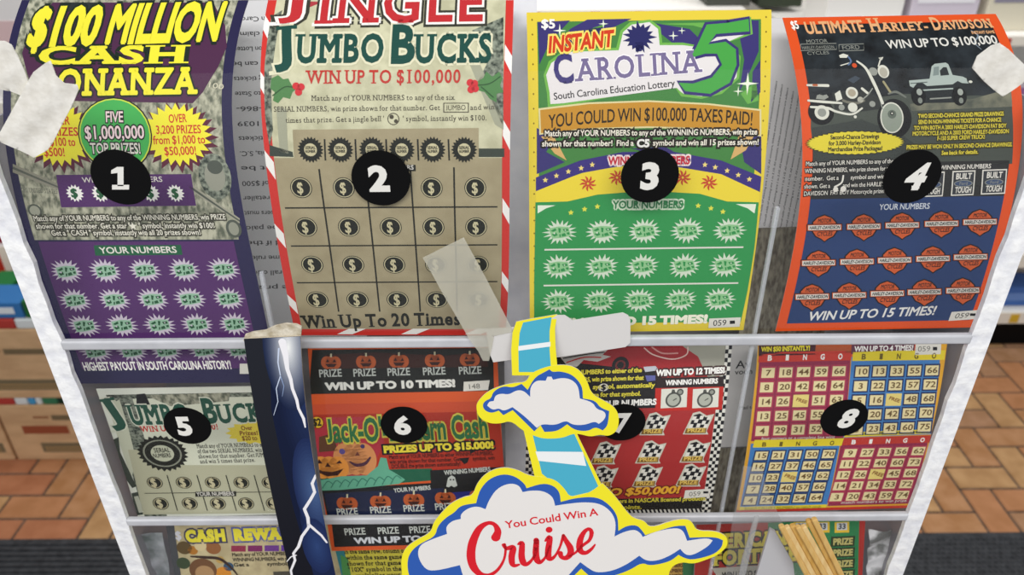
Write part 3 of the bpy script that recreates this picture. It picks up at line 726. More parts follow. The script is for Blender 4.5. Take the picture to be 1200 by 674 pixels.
for yy, xs in ((271, (656, 706, 755, 805, 855)), (312, (655, 705, 753, 802, 850)), (352, (654, 702, 749, 797, 843))):
    for cx in xs: burst(t, P, cx, yy-(cx-750)*.012, 19.5, M('#8cc089'), M('#2d8a48'), M('#cbd8c2'), 6)
t.stroke(P, PAL, [(638, 292.5), (871, 289.5)], 2, 6, caps=False); t.stroke(P, PAL, [(637, 334.5), (865, 331.5)], 2, 6, caps=False)
t.text(P, 'WIN UP TO 15 TIMES!', 645, 383, 829, 378, 9, M('#e8e6d2'), 6, bold=.06)
P = 'serial_tag'
t.poly(P, PAL, [(831, 373), (868, 371.5), (866.5, 382.5), (830, 384)], 8); t.text(P, '059', 835, 381.5, 851, 380.8, 6.5, BLK, 9); t.poly(P, BLK, [(855, 375.5), (861, 375.2), (861, 379), (855, 379.3)], 9)
t.done()

# ------------------------------------------------------------------ ticket 4
t = ticket('orange bordered dark ticket with motorcycle and pickup truck, behind the number 4 sticker', [(917, 21, 1166, 16), (926, 60, 1187, 54), (935, 100, 1195, 95), (939, 150, 1197, 146), (940, 200, 1194, 197), (936, 250, 1186, 247), (928, 300, 1173, 297), (919, 345, 1158, 341), (908.5, 390, 1144, 382)], M('#d9501f'), xdeg=4)
P = 'photo_print'
t.band(P, NIGHT, .047, .953, 27, 200, 1)
t.poly(P, M('#474d46'), [(950, 124), (1000, 118), (1060, 110), (1100, 112), (1184, 112), (1186, 192), (954, 194), (950, 150)], 2)
t.poly(P, GRASS, [(1066, 122), (1100, 118), (1140, 116), (1168, 108), (1184, 100), (1186, 125), (1068, 130)], 3)
t.poly(P, M('#3a3f3c'), [(951, 150), (1010, 140), (1060, 160), (1100, 190), (953, 192)], 3)
t.stroke(P, M('#7d8a96'), [(1138, 36), (1146, 42), (1142, 50), (1150, 58)], [1, 2, 1.5, .5], 2)
CH, CH2, DKB = M('#cfcfc2'), M('#8d9088'), M('#17181a')
P = 'motorcycle_picture'
t.circ(P, DKB, 962, 131.5, 15, 4); t.circ(P, CH, 963, 132, 8.5, 5); t.circ(P, CH2, 963, 132, 5, 6)
t.circ(P, DKB, 1048, 139, 20, 4, 23); t.circ(P, CH, 1045, 138, 13.5, 5, 18); t.circ(P, M('#8b9486'), 1045, 138, 12, 6, 16.5); [t.stroke(P, CH2, [(1045, 136), (1045+10.5*math.cos(a_*.45), 137+14.5*math.sin(a_*.45))], .5, 6.5) for a_ in range(14)]; t.circ(P, M('#5d665c'), 1045, 134, 5, 6.8); t.circ(P, DKB, 1045, 133, 2.2, 7); t.circ(P, CH, 1045, 133, 1, 8)
t.poly(P, M('#22262a'), [(985, 95), (1000, 85), (1014, 88), (1020, 100), (1008, 108), (992, 104)], 5); t.poly(P, M('#3d4650'), [(993, 94), (1002, 89), (1008, 92), (1000, 98)], 6)
t.poly(P, M('#2e3130'), [(975, 108), (1014, 104), (1034, 118), (1030, 128), (1000, 132), (978, 128)], 4)
t.poly(P, CH2, [(957, 112), (966, 108), (971, 114), (966, 117), (956, 116)], 5); t.poly(P, CH, [(978, 110), (984, 106), (987, 116), (980, 119)], 6)
t.circ(P, CH, 998, 109, 7, 6); t.circ(P, M('#a39a86'), 998, 109, 4.5, 7); t.circ(P, CH, 999, 126, 5.5, 6); t.circ(P, CH2, 986, 126, 3.5, 6); t.circ(P, CH2, 1022, 122, 3.5, 6)
t.stroke(P, CH, [(947, 118), (965, 119.5), (986, 121)], [2.5, 3.2, 2.2], 6); t.stroke(P, CH, [(950, 125.5), (970, 127), (980, 131), (998, 134), (1010, 127)], [2.5, 3.2, 2.6, 2.4, 2], 6)
t.stroke(P, CH, [(946, 100), (970, 100.5)], [2.5, 3.5], 6); t.stroke(P, M('#b0603c'), [(953, 100), (957, 100)], 2.5, 7)
t.stroke(P, CH, [(1004, 72), (1014, 80), (1023, 96), (1034, 121)], [2, 3, 3.8, 3.2], 7); t.stroke(P, M('#98916e'), [(1035, 96), (1043, 108)], 2.6, 6); t.stroke(P, CH, [(1010, 104), (1016, 109)], 3, 6)
t.poly(P, CH, [(983, 65), (988, 63), (994, 65), (992, 68), (984, 68)], 6); t.stroke(P, CH, [(985, 77), (995, 74)], 1.2, 6); t.stroke(P, M('#5a6f90'), [(994, 67), (997, 72), (994, 76)], 2, 6); t.circ(P, M('#c8502c'), 1001, 77, 2.8, 7)
t.poly(P, M('#1d2226'), [(950, 108), (975, 104), (990, 98), (984, 106), (964, 112)], 5); t.stroke(P, CH2, [(1006, 120), (1016, 112), (1022, 104)], 1.4, 6); t.stroke(P, M('#6d6c60'), [(988, 118), (994, 120), (1004, 121), (1012, 118)], 3, 5); t.circ(P, M('#a8a79a'), 1008, 117, 3.5, 6); t.stroke(P, CH2, [(1026, 100), (1034, 128)], 1.2, 6); t.circ(P, CH2, 1023, 84, 5, 6); t.circ(P, CH, 1035, 84, 6.5, 6, 8); t.circ(P, M('#a9a596'), 1035, 85, 4.5, 7, 6); t.stroke(P, CH, [(1029, 78), (1032, 68)], 1.5, 6); t.poly(P, CH, [(1029, 68), (1035, 67), (1033, 71)], 6)
t.stroke(P, M('#6c7068'), [(1041, 110), (1050, 108), (1061, 114)], [2, 3, 2], 6); t.circ(P, CH, 1002, 137, 1.8, 6)
P = 'truck_picture'; TR = M('#a7b3ac'); TR2 = M('#23282a')
t.poly(P, TR2, [(1066, 99), (1138, 97), (1140, 112), (1070, 114)], 4); t.poly(P, TR2, [(1074, 108), (1132, 106), (1130, 120), (1080, 121)], 4.3)
t.poly(P, TR, [(1065, 94.5), (1089, 92.5), (1091.5, 78), (1095, 75), (1108, 73.5), (1111, 75.5), (1116, 88), (1128, 90), (1134, 93), (1135, 98), (1127, 97.5), (1122, 95), (1116, 99), (1086, 101), (1080, 96.5), (1074, 98), (1070, 103), (1066, 101)], 5)
t.poly(P, TR2, [(1101, 83), (1105, 79), (1109, 79), (1112, 88), (1102, 89)], 6); t.poly(P, M('#7d8a86'), [(1094, 79), (1100, 78), (1100, 88), (1093, 89)], 6)
t.stroke(P, TR, [(1080, 106), (1116, 104)], 1.6, 6); t.stroke(P, M('#4d5654'), [(1067, 98), (1086, 96.5)], 1, 6); t.poly(P, TR2, [(1132, 91), (1142, 89), (1146, 96), (1143, 103), (1135, 103)], 5)
for cx in (1076, 1124): t.circ(P, M('#0f1113'), cx, 113, 8.5, 6, 11); t.circ(P, M('#9aa098'), cx+1, 108, 3.2, 7, 4); t.circ(P, M('#7d837b'), cx+2, 118, 2.6, 7, 3.4)
t.stroke(P, CH2, [(1090, 116), (1114, 114.5)], 1.6, 6); t.circ(P, CH, 1137, 96, 2.2, 6, 1.6)
P = 'title'; ORA = M('#dba574')
t.text('price_mark', '$5', 928, 34, 937, 33.5, 8.5, WHI, 3, bold=.03)
t.text(P, 'ULTIMATE', 945, 39.5, 1014, 37, 12.5, ORA, 3, bold=.035)
for s_, a, ya, b, yb, h in (('H', 1021, 37, 1035, 36.5, 14), ('ARLEY-', 1035, 36.5, 1090, 35, 9), ('D', 1094, 35, 1106, 34.5, 13), ('AVIDSON', 1106, 34.5, 1165, 32, 9)): t.text(P, s_, a, ya, b, yb, h, ORA, 3, bold=.03, serif=True)
t.text(P, 'INSTANT GAME', 1139, 40, 1166, 39, 3, ORA, 3, bold=.03)
t.text(P, 'WIN UP TO $100,000', 1040, 57, 1170, 51, 9, M('#d8d6ce'), 3, bold=.02)
P = 'maker_marks'
t.stroke(P, CH2, [(938, 52), (980, 51), (980, 58), (938, 59.5), (938, 52)], .8, 4, smooth=False); t.text(P, 'HARLEY-DAVIDSON', 940, 58, 978, 57, 3.6, CH2, 4); t.text(P, 'MOTOR', 945, 51, 970, 50, 4, CH2, 4); t.text(P, 'CYCLES', 946, 64.5, 972, 63.5, 3.6, CH2, 4)
t.stroke(P, CH2, [(983, 52.5), (1012, 51.5), (1012, 59), (983, 60), (983, 52.5)], .8, 4, smooth=False); t.text(P, 'FORD', 987, 58.5, 1008, 57.5, 4.5, CH2, 4)
P = 'prize_badge'
t.star(P, M('#26251a'), 1002, 167.5, 59, 55, 44, 4, .245); t.star(P, M('#d8c83a'), 1002, 167.5, 57.5, 53, 44, 5, .235)
for L in (('Second-Chance Drawings', 973, 163.5, 1030, 162), ('for 3,000 Harley-Davidson', 971, 170.5, 1032, 169), ('Merchandise Prize Packages!', 970, 177.5, 1034, 176)): t.text(P, *L, 4.8, BLK, 6, bold=.03)
P = 'rules_text'; YT = M('#d9c93e'); YD = M('#3a371c')
for L in (('TWO SECOND-CHANCE GRAND PRIZE DRAWINGS', 1076, 138.5, 1176, 135.5), ('SEND IN NON-WINNING TICKETS FOR A CHANCE', 1076, 145.5, 1173, 142.5), ('TO WIN BOTH A 2003 HARLEY-DAVIDSON FAT BOY', 1071, 152.5, 1179, 149.5), ('MOTORCYCLE AND A 2003 FORD HARLEY-DAVIDSON', 1069, 159, 1182, 156), ('F-150 SUPER CREW TRUCK!', 1098, 164.5, 1154, 162.5), ('PRIZES MAY BE WON ONLY IN SECOND CHANCE DRAWINGS.', 1062, 175, 1186, 171.5), ('See back for details.', 1103, 181.5, 1146, 180)): t.text(P, *L, 4.6, YT, 4, YD, 1.5, .03)
t.band(P, M('#2b2c2c'), .047, .953, 190, 232, 2)
for L in (('Match any of YOUR NUMBERS to any of the', 944, 194.5, 1047, 191), ('WINNING NUMBERS, win prize shown for that', 943, 203, 1047, 199.5), ('number.  Get a         symbol and win', 943, 212, 1037, 209), ('shown. Get a           and win the HARLEY', 942, 221, 1036, 218), ('DAVIDSON  FAT BOY Motorcycle prize!', 941.5, 229.5, 1036, 226)): t.text(P, *L, 5, PAL, 4, M('#161616'), 1.2, .01)
t.circ(P, PAL, 979, 222, 3, 6); t.circ(P, PAL, 988, 221.5, 3.4, 6); t.stroke(P, PAL, [(978, 219), (986, 214), (988, 206)], 2, 6)
P = 'winning_panel'
t.text(P, 'WINNING NUMBERS', 1101, 199, 1161, 197, 5, PAL, 4, bold=.02)
for x0, x1, y0 in ((1078, 1107, 202), (1115, 1143, 200.5), (1150, 1180, 199)):
    t.poly(P, PAL, [(x0+1, y0), (x1, y0-1), (x1-2.5, y0+28), (x0-1, y0+29)], 4); t.poly(P, M('#34373c'), [(x0+2.4, y0+1.4), (x1-1.4, y0+.5), (x1-3.7, y0+26.6), (x0+.5, y0+27.5)], 5)
    c = (x0+x1)/2-.5; t.text(P, 'BUILT', c-9, y0+9.5, c+9.5, y0+9, 6.5, PAL, 6, bold=.03); t.circ(P, CH2, c, y0+14.5, 11, 6, 4); t.circ(P, M('#41506c'), c, y0+14.5, 10, 7, 3.2); t.text(P, 'Ford', c-5, y0+16.3, c+5, y0+16, 3.5, CH2, 8); t.text(P, 'TOUGH', c-10, y0+25.5, c+9, y0+25, 6.5, PAL, 6, bold=.03)
P = 'play_panel'
t.band(P, M('#263c68'), .047, .953, 231.5, 377, 3)
t.text(P, 'YOUR NUMBERS', 1030, 246, 1089, 244.5, 6.5, M('#c9cfd6'), 4, bold=.015)
OR_, SHD = M('#c4562c'), M('#1b1512')
for row, yo in (((966, 1012, 1057, 1103, 1148), (266.5, 265.5, 263.8, 262, 260)), ((959, 1004, 1048, 1093, 1137), (308, 306.5, 304.7, 303, 301)), ((951.6, 995, 1039.5, 1083, 1128), (347.5, 345.8, 343.8, 342, 340.2))):
    for cx, cy in zip(row, yo):
        sh_ = [(-13, -6), (-8, -11), (0, -14), (8, -11), (13, -6), (14, 4), (10, 10), (4, 13), (0, 16), (-4, 13), (-10, 10), (-14, 4)]
        t.poly(P, SHD, [(cx+a*1.12, cy+b*1.1) for a, b in sh_], 4); t.poly(P, OR_, [(cx+a, cy+b) for a, b in sh_], 5)
        t.text(P, 'MOTOR', cx-8, cy-5.5, cx+8, cy-5.8, 4.6, SHD, 6, bold=.02); t.text(P, 'CYCLES', cx-9, cy+10, cx+9, cy+9.5, 4.8, SHD, 6, bold=.02)
        t.rect(P, SHD, cx-21, cy-3.9, cx+21, cy+4.6, 6, -.8); t.rect(P, OR_, cx-20, cy-3.1, cx+20, cy+3.8, 7, -.8); t.rect(P, PAL, cx-19, cy-2.4, cx+19, cy+3.1, 8, -.8)
        t.text(P, 'HARLEY-DAVIDSON', cx-18, cy+2.1, cx+18, cy+1.3, 3.6, SHD, 9, bold=.03)
t.text(P, 'WIN UP TO 15 TIMES!', 946, 375.5, 1095, 368.5, 9.5, M('#dcdcd8'), 4, bold=.025, shear=.12)
P = 'serial_tag'
t.poly(P, PAL, [(1115, 365.5), (1148, 363), (1145.5, 373.5), (1111, 376)], 5); t.text(P, '059', 1117.5, 373, 1134, 372, 5.5, M('#4a4a44'), 6, shear=.15); t.rect(P, BLK, 1136.5, 367, 1143, 370, 6)
t.done()

# ------------------------------------------------------------------ ticket 5
t = ticket('white bordered banknote ticket with dark gear seal, behind the number 5 sticker', [(112.5, 456, 342, 452), (128, 500, 347, 496), (144.5, 550, 353, 546), (162, 607, 363, 602)], M('#e6e9da'), xdeg=2)
P = 'banknote_print'
t.band(P, BILL_D, .04, 1, 461, 466, 1); t.band(P, BILL_D, .04, .17, 461, 604, 1); t.band(P, M('#d9dcc6'), .17, 1, 466, 600, 2)
t.poly(P, M('#c9ccb4'), [(127, 476), (140, 468), (150, 500), (160, 540), (154, 560), (140, 520)], 2); t.poly(P, M('#3f473e'), [(133, 515), (139, 512), (141, 530), (160, 570), (155, 572), (143, 555)], 3)
t.poly(P, M('#3f473e'), [(154, 578), (164, 576), (174, 602), (160, 604)], 2); t.poly(P, M('#bfc2ae'), [(157, 582), (162, 581), (169, 600), (163, 601)], 3)
t.circ(P, M('#c9ccb4'), 129, 470, 7, 4); t.text(P, '2', 126, 474, 132, 473.5, 8, BLK, 5, bold=.03)
t.poly(P, BILL, [(170, 463), (270, 460), (268, 470), (200, 476)], 3); t.poly(P, BLK, [(160, 462), (170, 461), (176, 474), (160, 475)], 3)
P = 'title'; DG5 = M('#1f5140')
for s_, x0, y0, x1, y1, h in (('J', 140, 503, 157, 500, 34), ('UMBO', 155, 497, 226, 495, 21), ('B', 240, 495, 258, 494.5, 27), ('UCKS', 257, 495, 322, 492, 20)): t.text(P, s_, x0, y0, x1, y1, h, DG5, 5, M('#d9dcc8'), 1.5, .04, serif=True)
t.text(P, 'WIN UP TO $20,000!', 166, 506, 257, 503, 6.5, RED, 5, bold=.02, serif=True)
P = 'seal'
t.star(P, SK, 190.5, 531, 30, 26, 26, 5, 1); t.ring(P, M('#8d9080'), 190.5, 531, 22.5, 2, 6); t.circ(P, M('#c4c7ae'), 190.5, 531, 13.5, 6); t.text(P, 'SERIAL', 181, 530, 200, 529.5, 5, SK, 7, bold=.02); t.text(P, 'NUMBERS', 180, 536, 201, 535.5, 4.5, SK, 7, bold=.02)
P = 'prize_badge'
t.star(P, M('#e3cf4a'), 297, 507, 33, 27, 14, 4, .6); 
for L in (('Over', 283, 504, 296, 503.5), ('Prizes!', 281, 510, 303, 509.5), ('$20 to', 284, 516, 302, 515.5)): t.text(P, *L, 5, M('#7a3a20'), 5, bold=.02)
P = 'rules_text'
for L in (('Match any of YOUR NUMBERS to either', 231, 525, 318, 523), ('of the two SERIAL NUMBERS, win prize', 232, 531, 320, 529), ('shown for that number. Get JUMBO', 233, 537, 318, 535), ('and win 5 times that prize.', 235, 543, 300, 541)): t.text(P, *L, 4.6, M('#3d3f38'), 4, bold=.015, serif=True)
P = 'scratch_panel'; G5 = M('#b9b89c')
t.poly(P, G5, [(150, 527), (165, 527), (180, 545), (228, 545), (352, 545), (366, 601), (168, 603), (158, 560)], 3)
for yy, xs in ((565.5, (181.5, 215.5, 249.5, 283, 316)), (590, (188.5, 222.5, 255.5, 288.5, 321))):
    for cx in xs: t.circ(P, SK, cx, yy, 9.3, 5); t.ring(P, PL2, cx, yy, 8.2, .8, 6); t.text(P, '$', cx-3.5, yy+4.5, cx+3.5, yy+4.2, 9, PL2, 7, bold=.03)
t.stroke(P, SK, [(170, 578), (350, 576)], 1, 5)
for x in (196, 231, 265, 298, 330): t.stroke(P, SK, [(x, 557), (x+12, 598)], 1.3, 5)
t.rect(P, SK, 229, 576, 277, 582, 6, -.6); t.text(P, 'YOUR NUMBERS', 231, 581, 275, 580.4, 4.4, PAL, 7, bold=.02)
t.done()

# ------------------------------------------------------------------ ticket 6 (two joined tickets of the strip)
t = ticket('red and black ticket with smiling pumpkins on teal cash, behind the number 6 sticker', [(360.5, 408, 583, 405), (365, 465, 583.5, 462), (371, 520, 588.5, 516), (375, 560, 592, 556), (382, 606, 596, 602), (389, 646, 599, 641)], M('#cf5526'), xdeg=2)
PKO, PKD, TXT6 = M('#b5572c'), M('#3a1a14'), M('#bfc4bd')
def pumpkin(cx, cy, r, z=4, face=True):
    for dx in (-.5, 0, .5): t.circ(P, PKO, cx+dx*r, cy, r*.62, z, r*.72, n=16)
    t.rect(P, M('#c9c2a0'), cx-1, cy-r*1.0, cx+1, cy-r*.6, z+1)
    for dx in (-.38, .38): t.poly(P, PKD, [(cx+dx*r-r*.2, cy-r*.05), (cx+dx*r, cy-r*.4), (cx+dx*r+r*.2, cy-r*.05)], z+2)
    t.poly(P, PKD, [(cx-r*.65, cy+r*.15), (cx+r*.65, cy+r*.15), (cx+r*.35, cy+r*.5), (cx-r*.35, cy+r*.5)], z+2)
P = 'upper_play_panel'
t.poly(P, M('#1b1d1b'), [(366, 410), (578, 407.5), (579, 458), (362, 462)], 2)
t.poly(P, M('#3a1d18'), [(380, 416), (440, 413), (520, 417), (570, 412), (572, 430), (384, 432)], 3)
for cx in (388, 429, 467.5, 509.5, 550.5): pumpkin(cx, 425-(cx-388)*.02, 10.5)
for cx in (387.5, 427.5, 467.5, 509, 551): t.text(P, 'PRIZE', cx-13.5, 442-(cx-388)*.02, cx+13.5, 441-(cx-388)*.02, 8.5, TXT6, 5, bold=.02)
t.text(P, 'WIN UP TO 10 TIMES!', 382, 457, 534, 453, 8, M('#dcdcd4'), 5, bold=.06)
t.poly('serial_tag', PAL, [(543.5, 447.5), (574, 445.5), (572, 457), (543, 458.5)], 5); t.text('serial_tag', '148', 548, 456, 563, 455, 5.5, M('#5a5a54'), 6)
P = 'picture_print'
t.poly(P, M('#a8301e'), [(364, 478), (583, 475), (588, 516), (591, 550), (374, 556), (369, 516)], 2)
t.poly(P, M('#c24a2a'), [(366, 474), (584, 470), (585, 482), (367, 486)], 3)
t.poly(P, M('#a92f3c'), [(366, 490), (448, 488), (450, 520), (430, 560), (376, 560), (369, 520)], 3)
t.poly(P, M('#5d3a26'), [(374, 512), (390, 508), (396, 528), (374, 530)], 4)
t.poly(P, M('#1d5a42'), [(374, 552), (506, 549), (508, 563), (470, 566), (378, 574)], 3)
for dx in (-.45, 0, .45): t.circ(P, M('#cf8a54'), 416+dx*23, 538, 15, 4, 20)
for dx in (-.45, 0, .45): t.circ(P, M('#dd8f3c'), 387+dx*22, 548, 12, 5, 14)
t.circ(P, M('#5a4a86'), 401, 529, 3.5, 7); t.circ(P, M('#3f3560'), 425, 523, 2.6, 7); t.poly(P, M('#6a3a30'), [(416, 534), (419, 529), (422, 534)], 7)
t.stroke(P, M('#4a2a3a'), [(410, 541), (418, 545), (428, 543), (434, 536)], [1.5, 4, 4, 2], 7)
t.poly(P, PKD, [(372, 543), (374, 538), (378, 543)], 8); t.poly(P, PKD, [(381, 547), (384, 542), (388, 547)], 8); t.poly(P, PKD, [(394, 543), (398, 539), (401, 543)], 8)
t.poly(P, PKD, [(370, 548), (378, 552), (390, 553), (403, 549), (396, 557), (384, 558), (374, 554)], 8)
t.poly(P, M('#5fa588'), [(374, 575), (374, 563), (400, 558), (430, 557), (443, 546), (446, 536), (453, 537), (456, 550), (466, 556), (475, 562), (468, 567), (440, 570), (400, 574)], 6)
for k in range(9):
    x = 378+k*10; t.stroke(P, M('#2f6e5c'), [(x, 572-k*.6), (x+6, 564-k*.8), (x+12, 567-k*.8)], 1.1, 7)
t.circ('price_mark', M('#d9b22c'), 372, 495, 8, 5); t.ring('price_mark', M('#8a2a1c'), 372, 495, 8, 1.3, 6); t.text('price_mark', '$2', 367, 499, 377, 498.5, 8, M('#2a2416'), 6, bold=.05)
P = 'title'
for s_, x0, y0, x1, y1 in (("Jack-O'-Lantern", 386, 518, 524, 514), ('Cash', 530, 514, 573, 512)): t.text(P, s_, x0, y0, x1, y1, 26, M('#2f6b3f'), 5, M('#c9bd48'), 2.4, .03)
P = 'rules_text'
t.text(P, 'PRIZES UP TO $15,000!', 450, 530.5, 579, 525, 7.5, M('#e0cf3c'), 5, BLK, 2, .06)
for L in (('Match any of YOUR NUMBERS to either WINNING NUMBERS,', 456, 538, 578, 533), ('win prize shown for that number. Get a        symbol, win', 457, 543.5, 580, 538.5), ('DOUBLE the prize shown automatically!', 459, 549, 540, 545.5)): t.text(P, *L, 4.4, M('#3c1210'), 4, bold=.03)
t.poly(P, BLK, [(538, 537), (550, 536), (548, 542), (544, 544)], 5)
P = 'play_panel'
t.poly(P, M('#1b1c1e'), [(504, 551), (590, 547), (594, 575), (594, 604), (384, 606), (377, 573), (470, 568), (505, 566)], 4)
t.poly(P, M('#1c2440'), [(380, 578), (470, 574), (520, 572), (522, 604), (386, 606)], 5); t.poly(P, M('#23297a'), [(530, 577), (560, 575), (560, 590), (532, 592)], 5)
t.text(P, 'WINNING NUMBERS', 521, 556.5, 575, 552, 5, TXT6, 6, bold=.03)
t.poly(P, TXT6, [(523, 570), (525, 560), (529, 557), (533, 559), (536, 569), (532, 571), (529, 569), (526, 571)], 6); t.circ(P, BLK, 528, 562, 1.1, 7, n=8); t.circ(P, BLK, 531.5, 562, 1.1, 7, n=8)
t.text(P, 'YOUR NUMBERS', 462, 577, 505, 573.5, 4.6, TXT6, 6, bold=.03)
for cx, cy in ((407, 590), (446, 588), (485, 586), (522, 584), (562, 582)): pumpkin(cx, cy, 11, 6); t.text(P, 'PRIZE', cx-12, cy+13.5, cx+13, cy+12.5, 7.5, TXT6, 8, bold=.02)
P = 'lower_play_panel'
t.poly(P, M('#1b1c1e'), [(388, 606), (594, 604), (596, 636), (392, 641)], 4)
for cx in (416, 455, 492, 530, 570): t.text(P, 'PRIZE', cx-12, 627-(cx-416)*.03, cx+13, 626-(cx-416)*.03, 7.5, TXT6, 6, bold=.02)
t.text(P, 'WIN UP TO 10 TIMES!', 416, 637, 560, 632, 6.5, M('#c9ccd0'), 6, bold=.05)
t.done()

# ------------------------------------------------------------------ ticket 7
t = ticket('red racing ticket with checkered flags and black checkered edge, behind the number 7 sticker', [(626, 407, 858, 404), (622, 450, 854, 448), (617, 500, 848, 497), (616, 545, 842, 542), (616, 606, 832, 600)], M('#d8d6cc'), xdeg=2)
P = 'checkered_border'
W_, H_ = t.sf.W, t.sf.H; n_ = 46; c_ = H_/n_
for r in range(n_):
    for k in range(3):
        if (r+k) % 2 == 0:
            for u in (0, W_-3*.00165): t.polyuv(P, BLK, [(u+k*.00165, r*c_), (u+(k+1)*.00165, r*c_), (u+(k+1)*.00165, (r+1)*c_), (u+k*.00165, (r+1)*c_)], 1)
for r in range(40):
    u = .005+r*(W_-.01)/40; w_ = (W_-.01)/40
    t.polyuv(P, BLK, [(u, H_-.0055), (u+w_*.5, H_-.0055), (u+w_*1.3, H_-.0004), (u+w_*.8, H_-.0004)], 2)
P = 'picture_print'
t.band(P, M('#a12a2a'), .05, .95, 404, 597, 2)
t.band(P, M('#1c1a1c'), .05, .66, 404, 478, 3)
t.poly(P, M('#9b9a8c'), [(800, 405), (850, 404), (848, 440), (830, 442), (812, 424)], 3)
t.poly(P, M('#9d2228'), [(660, 414), (700, 410), (740, 406), (800, 406), (818, 418), (826, 436), (800, 438), (740, 432), (700, 428), (662, 424)], 4)
t.poly(P, M('#c9c3bd'), [(656, 418), (690, 412), (712, 410), (706, 416), (716, 418), (700, 424), (684, 422), (676, 430), (664, 428)], 5); t.stroke(P, BLK, [(660, 420), (690, 415), (708, 413)], 1.2, 6); t.stroke(P, RED, [(664, 425), (684, 419), (704, 419)], 1.5, 6)
t.stroke(P, M('#d9b9b0'), [(755, 408), (766, 416), (788, 421), (804, 416), (806, 407)], 1.4, 5); t.stroke(P, M('#c98f8a'), [(764, 407), (776, 414), (794, 414)], 1.6, 5)
t.circ(P, BLK, 727, 428, 10, 5); t.circ(P, M('#6a2424'), 727, 428, 6, 6); t.circ(P, BLK, 727, 428, 4, 7)
t.poly(P, M('#b9bcc4'), [(754, 430), (768, 429), (772, 434), (756, 436)], 6); t.poly(P, M('#5b5f9a'), [(756, 440), (768, 440), (768, 446), (758, 447)], 6)
P = 'rules_text'
for L in (('YOUR NUMBERS to either of the', 656, 440, 752, 436), ('WINNING NUMBERS, win prize shown for that', 634, 449, 754, 445), ('number. Get a      symbol, automatically', 634, 458, 767, 453.5), ('win double the prize for that symbol.', 640, 467, 751, 463.5)): t.text(P, *L, 5, M('#d9cc3e'), 5, BLK, 1.5, .035)
t.circ(P, PAL, 707, 454, 6, 6, 4.5); t.text(P, '$', 704, 457, 710, 456.5, 6, BLK, 7, bold=.04)
P = 'winning_panel'
t.text(P, 'WIN UP TO 12 TIMES!', 769, 440.5, 849, 437, 6.5, WHI, 6, M('#3a1a1a'), 1.8, .06)
t.poly(P, M('#2a1e1e'), [(768, 443), (848, 441), (848, 453), (768, 455)], 4); t.text(P, 'WINNING NUMBERS', 780, 451.5, 841, 449, 5.5, WHI, 5, bold=.05)
t.poly(P, M('#b8281f'), [(768, 455), (848, 453), (846, 480), (767, 482)], 4)
for x0 in (774.5, 811.5):
    t.poly(P, M('#d6d6c9'), [(x0+.5, 456), (x0+31, 454.5), (x0+30, 477), (x0-.5, 478.5)], 5)
    t.circ(P, M('#4d4f4a'), x0+14.5, 468.5, 9.3, 6); t.circ(P, M('#a9ac9f'), x0+14.5, 468.5, 7.2, 7); t.stroke(P, M('#4d4f4a'), [(x0+14.5, 469), (x0+18, 467)], 1.2, 8)
    t.poly(P, M('#4d4f4a'), [(x0+12, 461), (x0+13, 456.5), (x0+16, 456.5), (x0+17, 461)], 6); t.circ(P, M('#4d4f4a'), x0+22.5, 459.5, 4, 6); t.circ(P, M('#8d9086'), x0+22.5, 459.5, 2.3, 7)
t.poly(P, BLK, [(640, 470), (768, 466.5), (768, 478), (640, 481)], 4); t.text(P, 'YOUR NUMBERS', 700, 477, 769, 474, 6.5, WHI, 5, bold=.05)
P = 'play_panel'
for cx, cy in ((664, 499), (714, 498), (767, 497), (818, 496), (660, 532), (709, 531), (762, 530), (814, 529), (657, 560), (706, 559), (758, 558), (809, 557)):
    def Q(a, b): return (cx+a, cy+b)
    t.poly(P, M('#c6c3b4'), [Q(-18, 13), Q(-6, -12), Q(2, -14), Q(10, -9), Q(19, -11), Q(10, 9), Q(12, 13)], 4)
    t.poly(P, BLK, [Q(-11, 5), Q(-5, -9.5), Q(2, -11.5), Q(9, -7), Q(16, -8.5), Q(9, 5)], 5)
    for i in range(5):
        for j in range(3):
            if (i+j) % 2 == 0:
                bx, by = -9.5+i*4.3+(2-j)*1.9, -9.0+j*4.6+[.8, -.8, 0, 1.4, .6][i]; t.poly(P, PAL, [Q(bx, by), Q(bx+4.2, by), Q(bx+2.4, by+4.4), Q(bx-1.8, by+4.4)], 6)
    t.poly(P, M('#7a5a26'), [Q(-14, 6), Q(10, 5.5), Q(9, 11.5), Q(-16, 12)], 5); t.text(P, 'PRIZE', cx-13, cy+10.5, cx+8, cy+10, 4.5, M('#d9b85a'), 6, bold=.03)
t.text(P, 'WIN UP TO $50,000!', 634, 584, 796, 577.5, 8, M('#e0a52e'), 4, M('#6a1a14'), 1.2, .04, shear=.2)
t.poly('serial_tag', PAL, [(803, 574.5), (833, 572.5), (831, 582), (801, 584)], 5); t.text('serial_tag', '059', 807, 581.5, 821, 580.5, 5, M('#6a6a62'), 6); t.rect('serial_tag', BLK, 824, 575.5, 830, 578, 6)
P = 'rules_text'
t.band(P, M('#151412'), .05, .95, 584.5, 598, 4)
for L in (('Prizes include entry for winners in NASCAR licensed products.', 640, 592, 828, 586), ('See back of ticket for points.', 640, 599, 752, 596)): t.text(P, *L, 4.6, M('#c9bd3a'), 5, bold=.03)
t.done()

